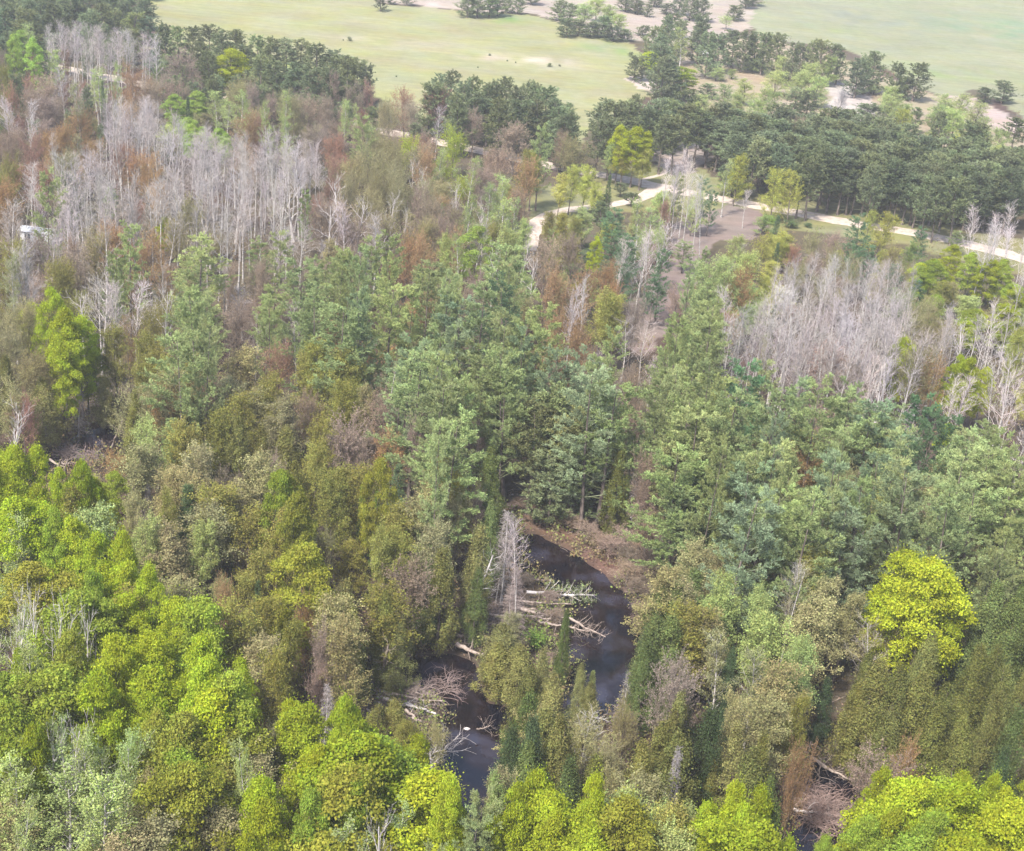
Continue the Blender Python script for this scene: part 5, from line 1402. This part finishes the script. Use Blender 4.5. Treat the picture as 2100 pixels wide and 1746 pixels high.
# ------------------------------------------------------------------ labels of the trees
LM = [("the dark pool", 1190, 1270), ("the lower creek", 960, 1530), ("the log tangle", 830, 1430), ("the gravel road", 1720, 450), ("the gravel road", 1950, 490), ("the gravel road", 700, 250),
      ("the gravel road", 1010, 315), ("the road fork", 1345, 385), ("the curving track", 1120, 440), ("the white shed", 75, 472), ("the left meadow", 950, 100), ("the left meadow", 600, 60), ("the right field", 1950, 120),
      ("the bright maple", 1890, 1215), ("the litter clearing", 1370, 600), ("the birch clump", 1820, 780), ("the birch snags", 60, 1280), ("the small pond", 190, 905),
      ("the brush heap", 1680, 1640), ("the forked snag", 775, 1690), ("the roadside trees", 1610, 390), ("the round oak", 375, 140), ("the sandy patch", 1750, 220), ("the litter bank", 1200, 1080), ("the far aspens", 190, 95),
      ("the rusty tree", 276, 322), ("the lime roadside maple", 1295, 290), ("the lime maple", 150, 640), ("the meadow corner", 1180, 250), ("the field pines", 640, 110), ("the sapling field", 1420, 30),
      ("the tall middle pines", 1000, 700), ("the bare fork", 1480, 330), ("the hill maples", 330, 1330), ("the right aspens", 1650, 640), ("the left aspens", 480, 400)]
ORD = ["leftmost", "second from left", "third from left", "fourth from left", "fifth from left", "sixth from left", "seventh from left", "eighth from left", "ninth from left", "tenth from left"]
NUM = ["", "one", "two", "three", "four", "five", "six", "seven", "eight", "nine", "ten"]
CAT = {'H': "shrub", 'Q': "tree"}
GRP = {'M': "maples in young leaf", 'O': "broadleaf trees in small leaf", 'U': "budding trees", 'X': "budding oaks", 'R': "red budding maples", 'B': "leafless aspens", 'V': "leafless spreading trees",
       'D': "dead snags", 'A': "aspens in pale leaf", 'W': "white pines", 'J': "pines of the plantation behind the road", 'P': "bushy pines", 'Q': "young trees in the scrub", 'C': "cedars", 'S': "spruces",
       'K': "dead spruces", 'H': "shrubs in the open"}
def centre(t):
    return project([t[2], t[3], t[4] * 0.6])[0]
clus = {}
for t in trees:
    c = centre(t)
    best = min(LM, key=lambda l: math.hypot(l[1] - c[0], (l[2] - c[1])) + (200 if (l[0] == "the roadside trees" and t[0] in 'OQ') else 0))
    dx, dy = c[0] - best[1], c[1] - best[2]
    if abs(dx) > abs(dy): rel = "right of" if dx > 0 else "left of"
    else: rel = "in front of" if dy > 0 else "behind"
    far = math.hypot(dx, dy)
    if far > 330: rel = "far " + rel if rel in ("right of", "left of", "behind") else "some way before"
    small = t[4] < KIND[t[0]][1] * 0.82
    wide = t[5] > KIND[t[0]][2] * 1.25
    size = "short " if small else ("broad " if wide else "")
    col = COLR[t[1]][1]
    if t[0] == 'B' and t[1] == 'l': col = "grey"
    clus.setdefault((size + col + " " + KWORD[t[0]], rel, best[0]), []).append((c[0], c[1], t))
nshare = 0
for (ph, rel, lm), it in clus.items():
    n = len(it)
    it.sort(key=lambda a: a[0])
    rows = [("", it)]
    if n > 10:
        it2 = sorted(it, key=lambda a: a[1])
        k = 2 if n <= 20 else 3
        cut = [it2[i * n // k:(i + 1) * n // k] for i in range(k)]
        rows = list(zip(["upper ", "lower "] if k == 2 else ["upper ", "middle ", "lower "], [sorted(q, key=lambda a: a[0]) for q in cut]))
    for rn, row in rows:
        m = len(row)
        for i, (x, y, t) in enumerate(row):
            o = t[-1]
            if m == 1 and not rn: lab = "%s %s %s" % (ph, rel, lm)
            elif m <= 10: lab = "%s %s %s, %s of %s%s" % (ph, rel, lm, "rightmost" if i == m - 1 and m > 1 else ORD[i], (rn + "") if rn else "", NUM[m])
            else:
                lab = "one of the crowded %ss %s %s" % (ph, rel, lm); nshare += 1
            for cut_ in ("some way before", "before"), ("short ", ""), ("broad ", ""), ("tall ", ""), ("far ", ""), ("bright ", ""):
                if len(lab.replace(",", "").replace("-", " ").split()) > 16: lab = lab.replace(*cut_)
            o["label"] = lab
            o["category"] = CAT.get(t[0], "tree")
            o["group"] = GRP[t[0]] + (" packed %s %s" % (rel, lm) if m > 10 else "")
dupl = {}
for t in trees: dupl.setdefault(t[-1]["label"], []).append(t)
for lab, it in dupl.items():
    if len(it) > 1 and not lab.startswith("one of"):
        for q, t in enumerate(sorted(it, key=lambda a: a[8])[:3]):
            l2 = lab
            for w_ in ("leafy ", "budding ", "tall ", "bushy ", "dense ", "narrow "): l2 = l2.replace(w_, "")
            t[-1]["label"] = ("nearer ", "farther ", "farthest ")[q] + l2
print("shared labels", nshare, "clusters", len(clus))

# ------------------------------------------------------------------ air
def haze(density):
    g = Geo()
    x0, x1, y0, y1, z0, z1 = -9500, 9500, -9500, 9500, -4.0, 84.0
    X = [(x0, y0), (x1, y0), (x1, y1), (x0, y1)]
    V = [(x, y, z0) for x, y in X] + [(x, y, z1) for x, y in X]
    Q = [(0, 3, 2, 1), (4, 5, 6, 7), (0, 1, 5, 4), (1, 2, 6, 5), (2, 3, 7, 6), (3, 0, 4, 7)]
    g.indexed(np.array(V, float), np.array(Q), 0)
    m, nt, out = nodes("thin_haze")
    pv = nt.nodes.new("ShaderNodeVolumePrincipled")
    pv.inputs["Color"].default_value = (0.93, 0.95, 1.0, 1)
    pv.inputs["Density"].default_value = density
    nt.links.new(pv.outputs[0], out.inputs["Volume"])
    o = link(bpy.data.objects.new("haze", g.mesh("haze", [m])))
    o["kind"] = "stuff"
haze(0.00022)
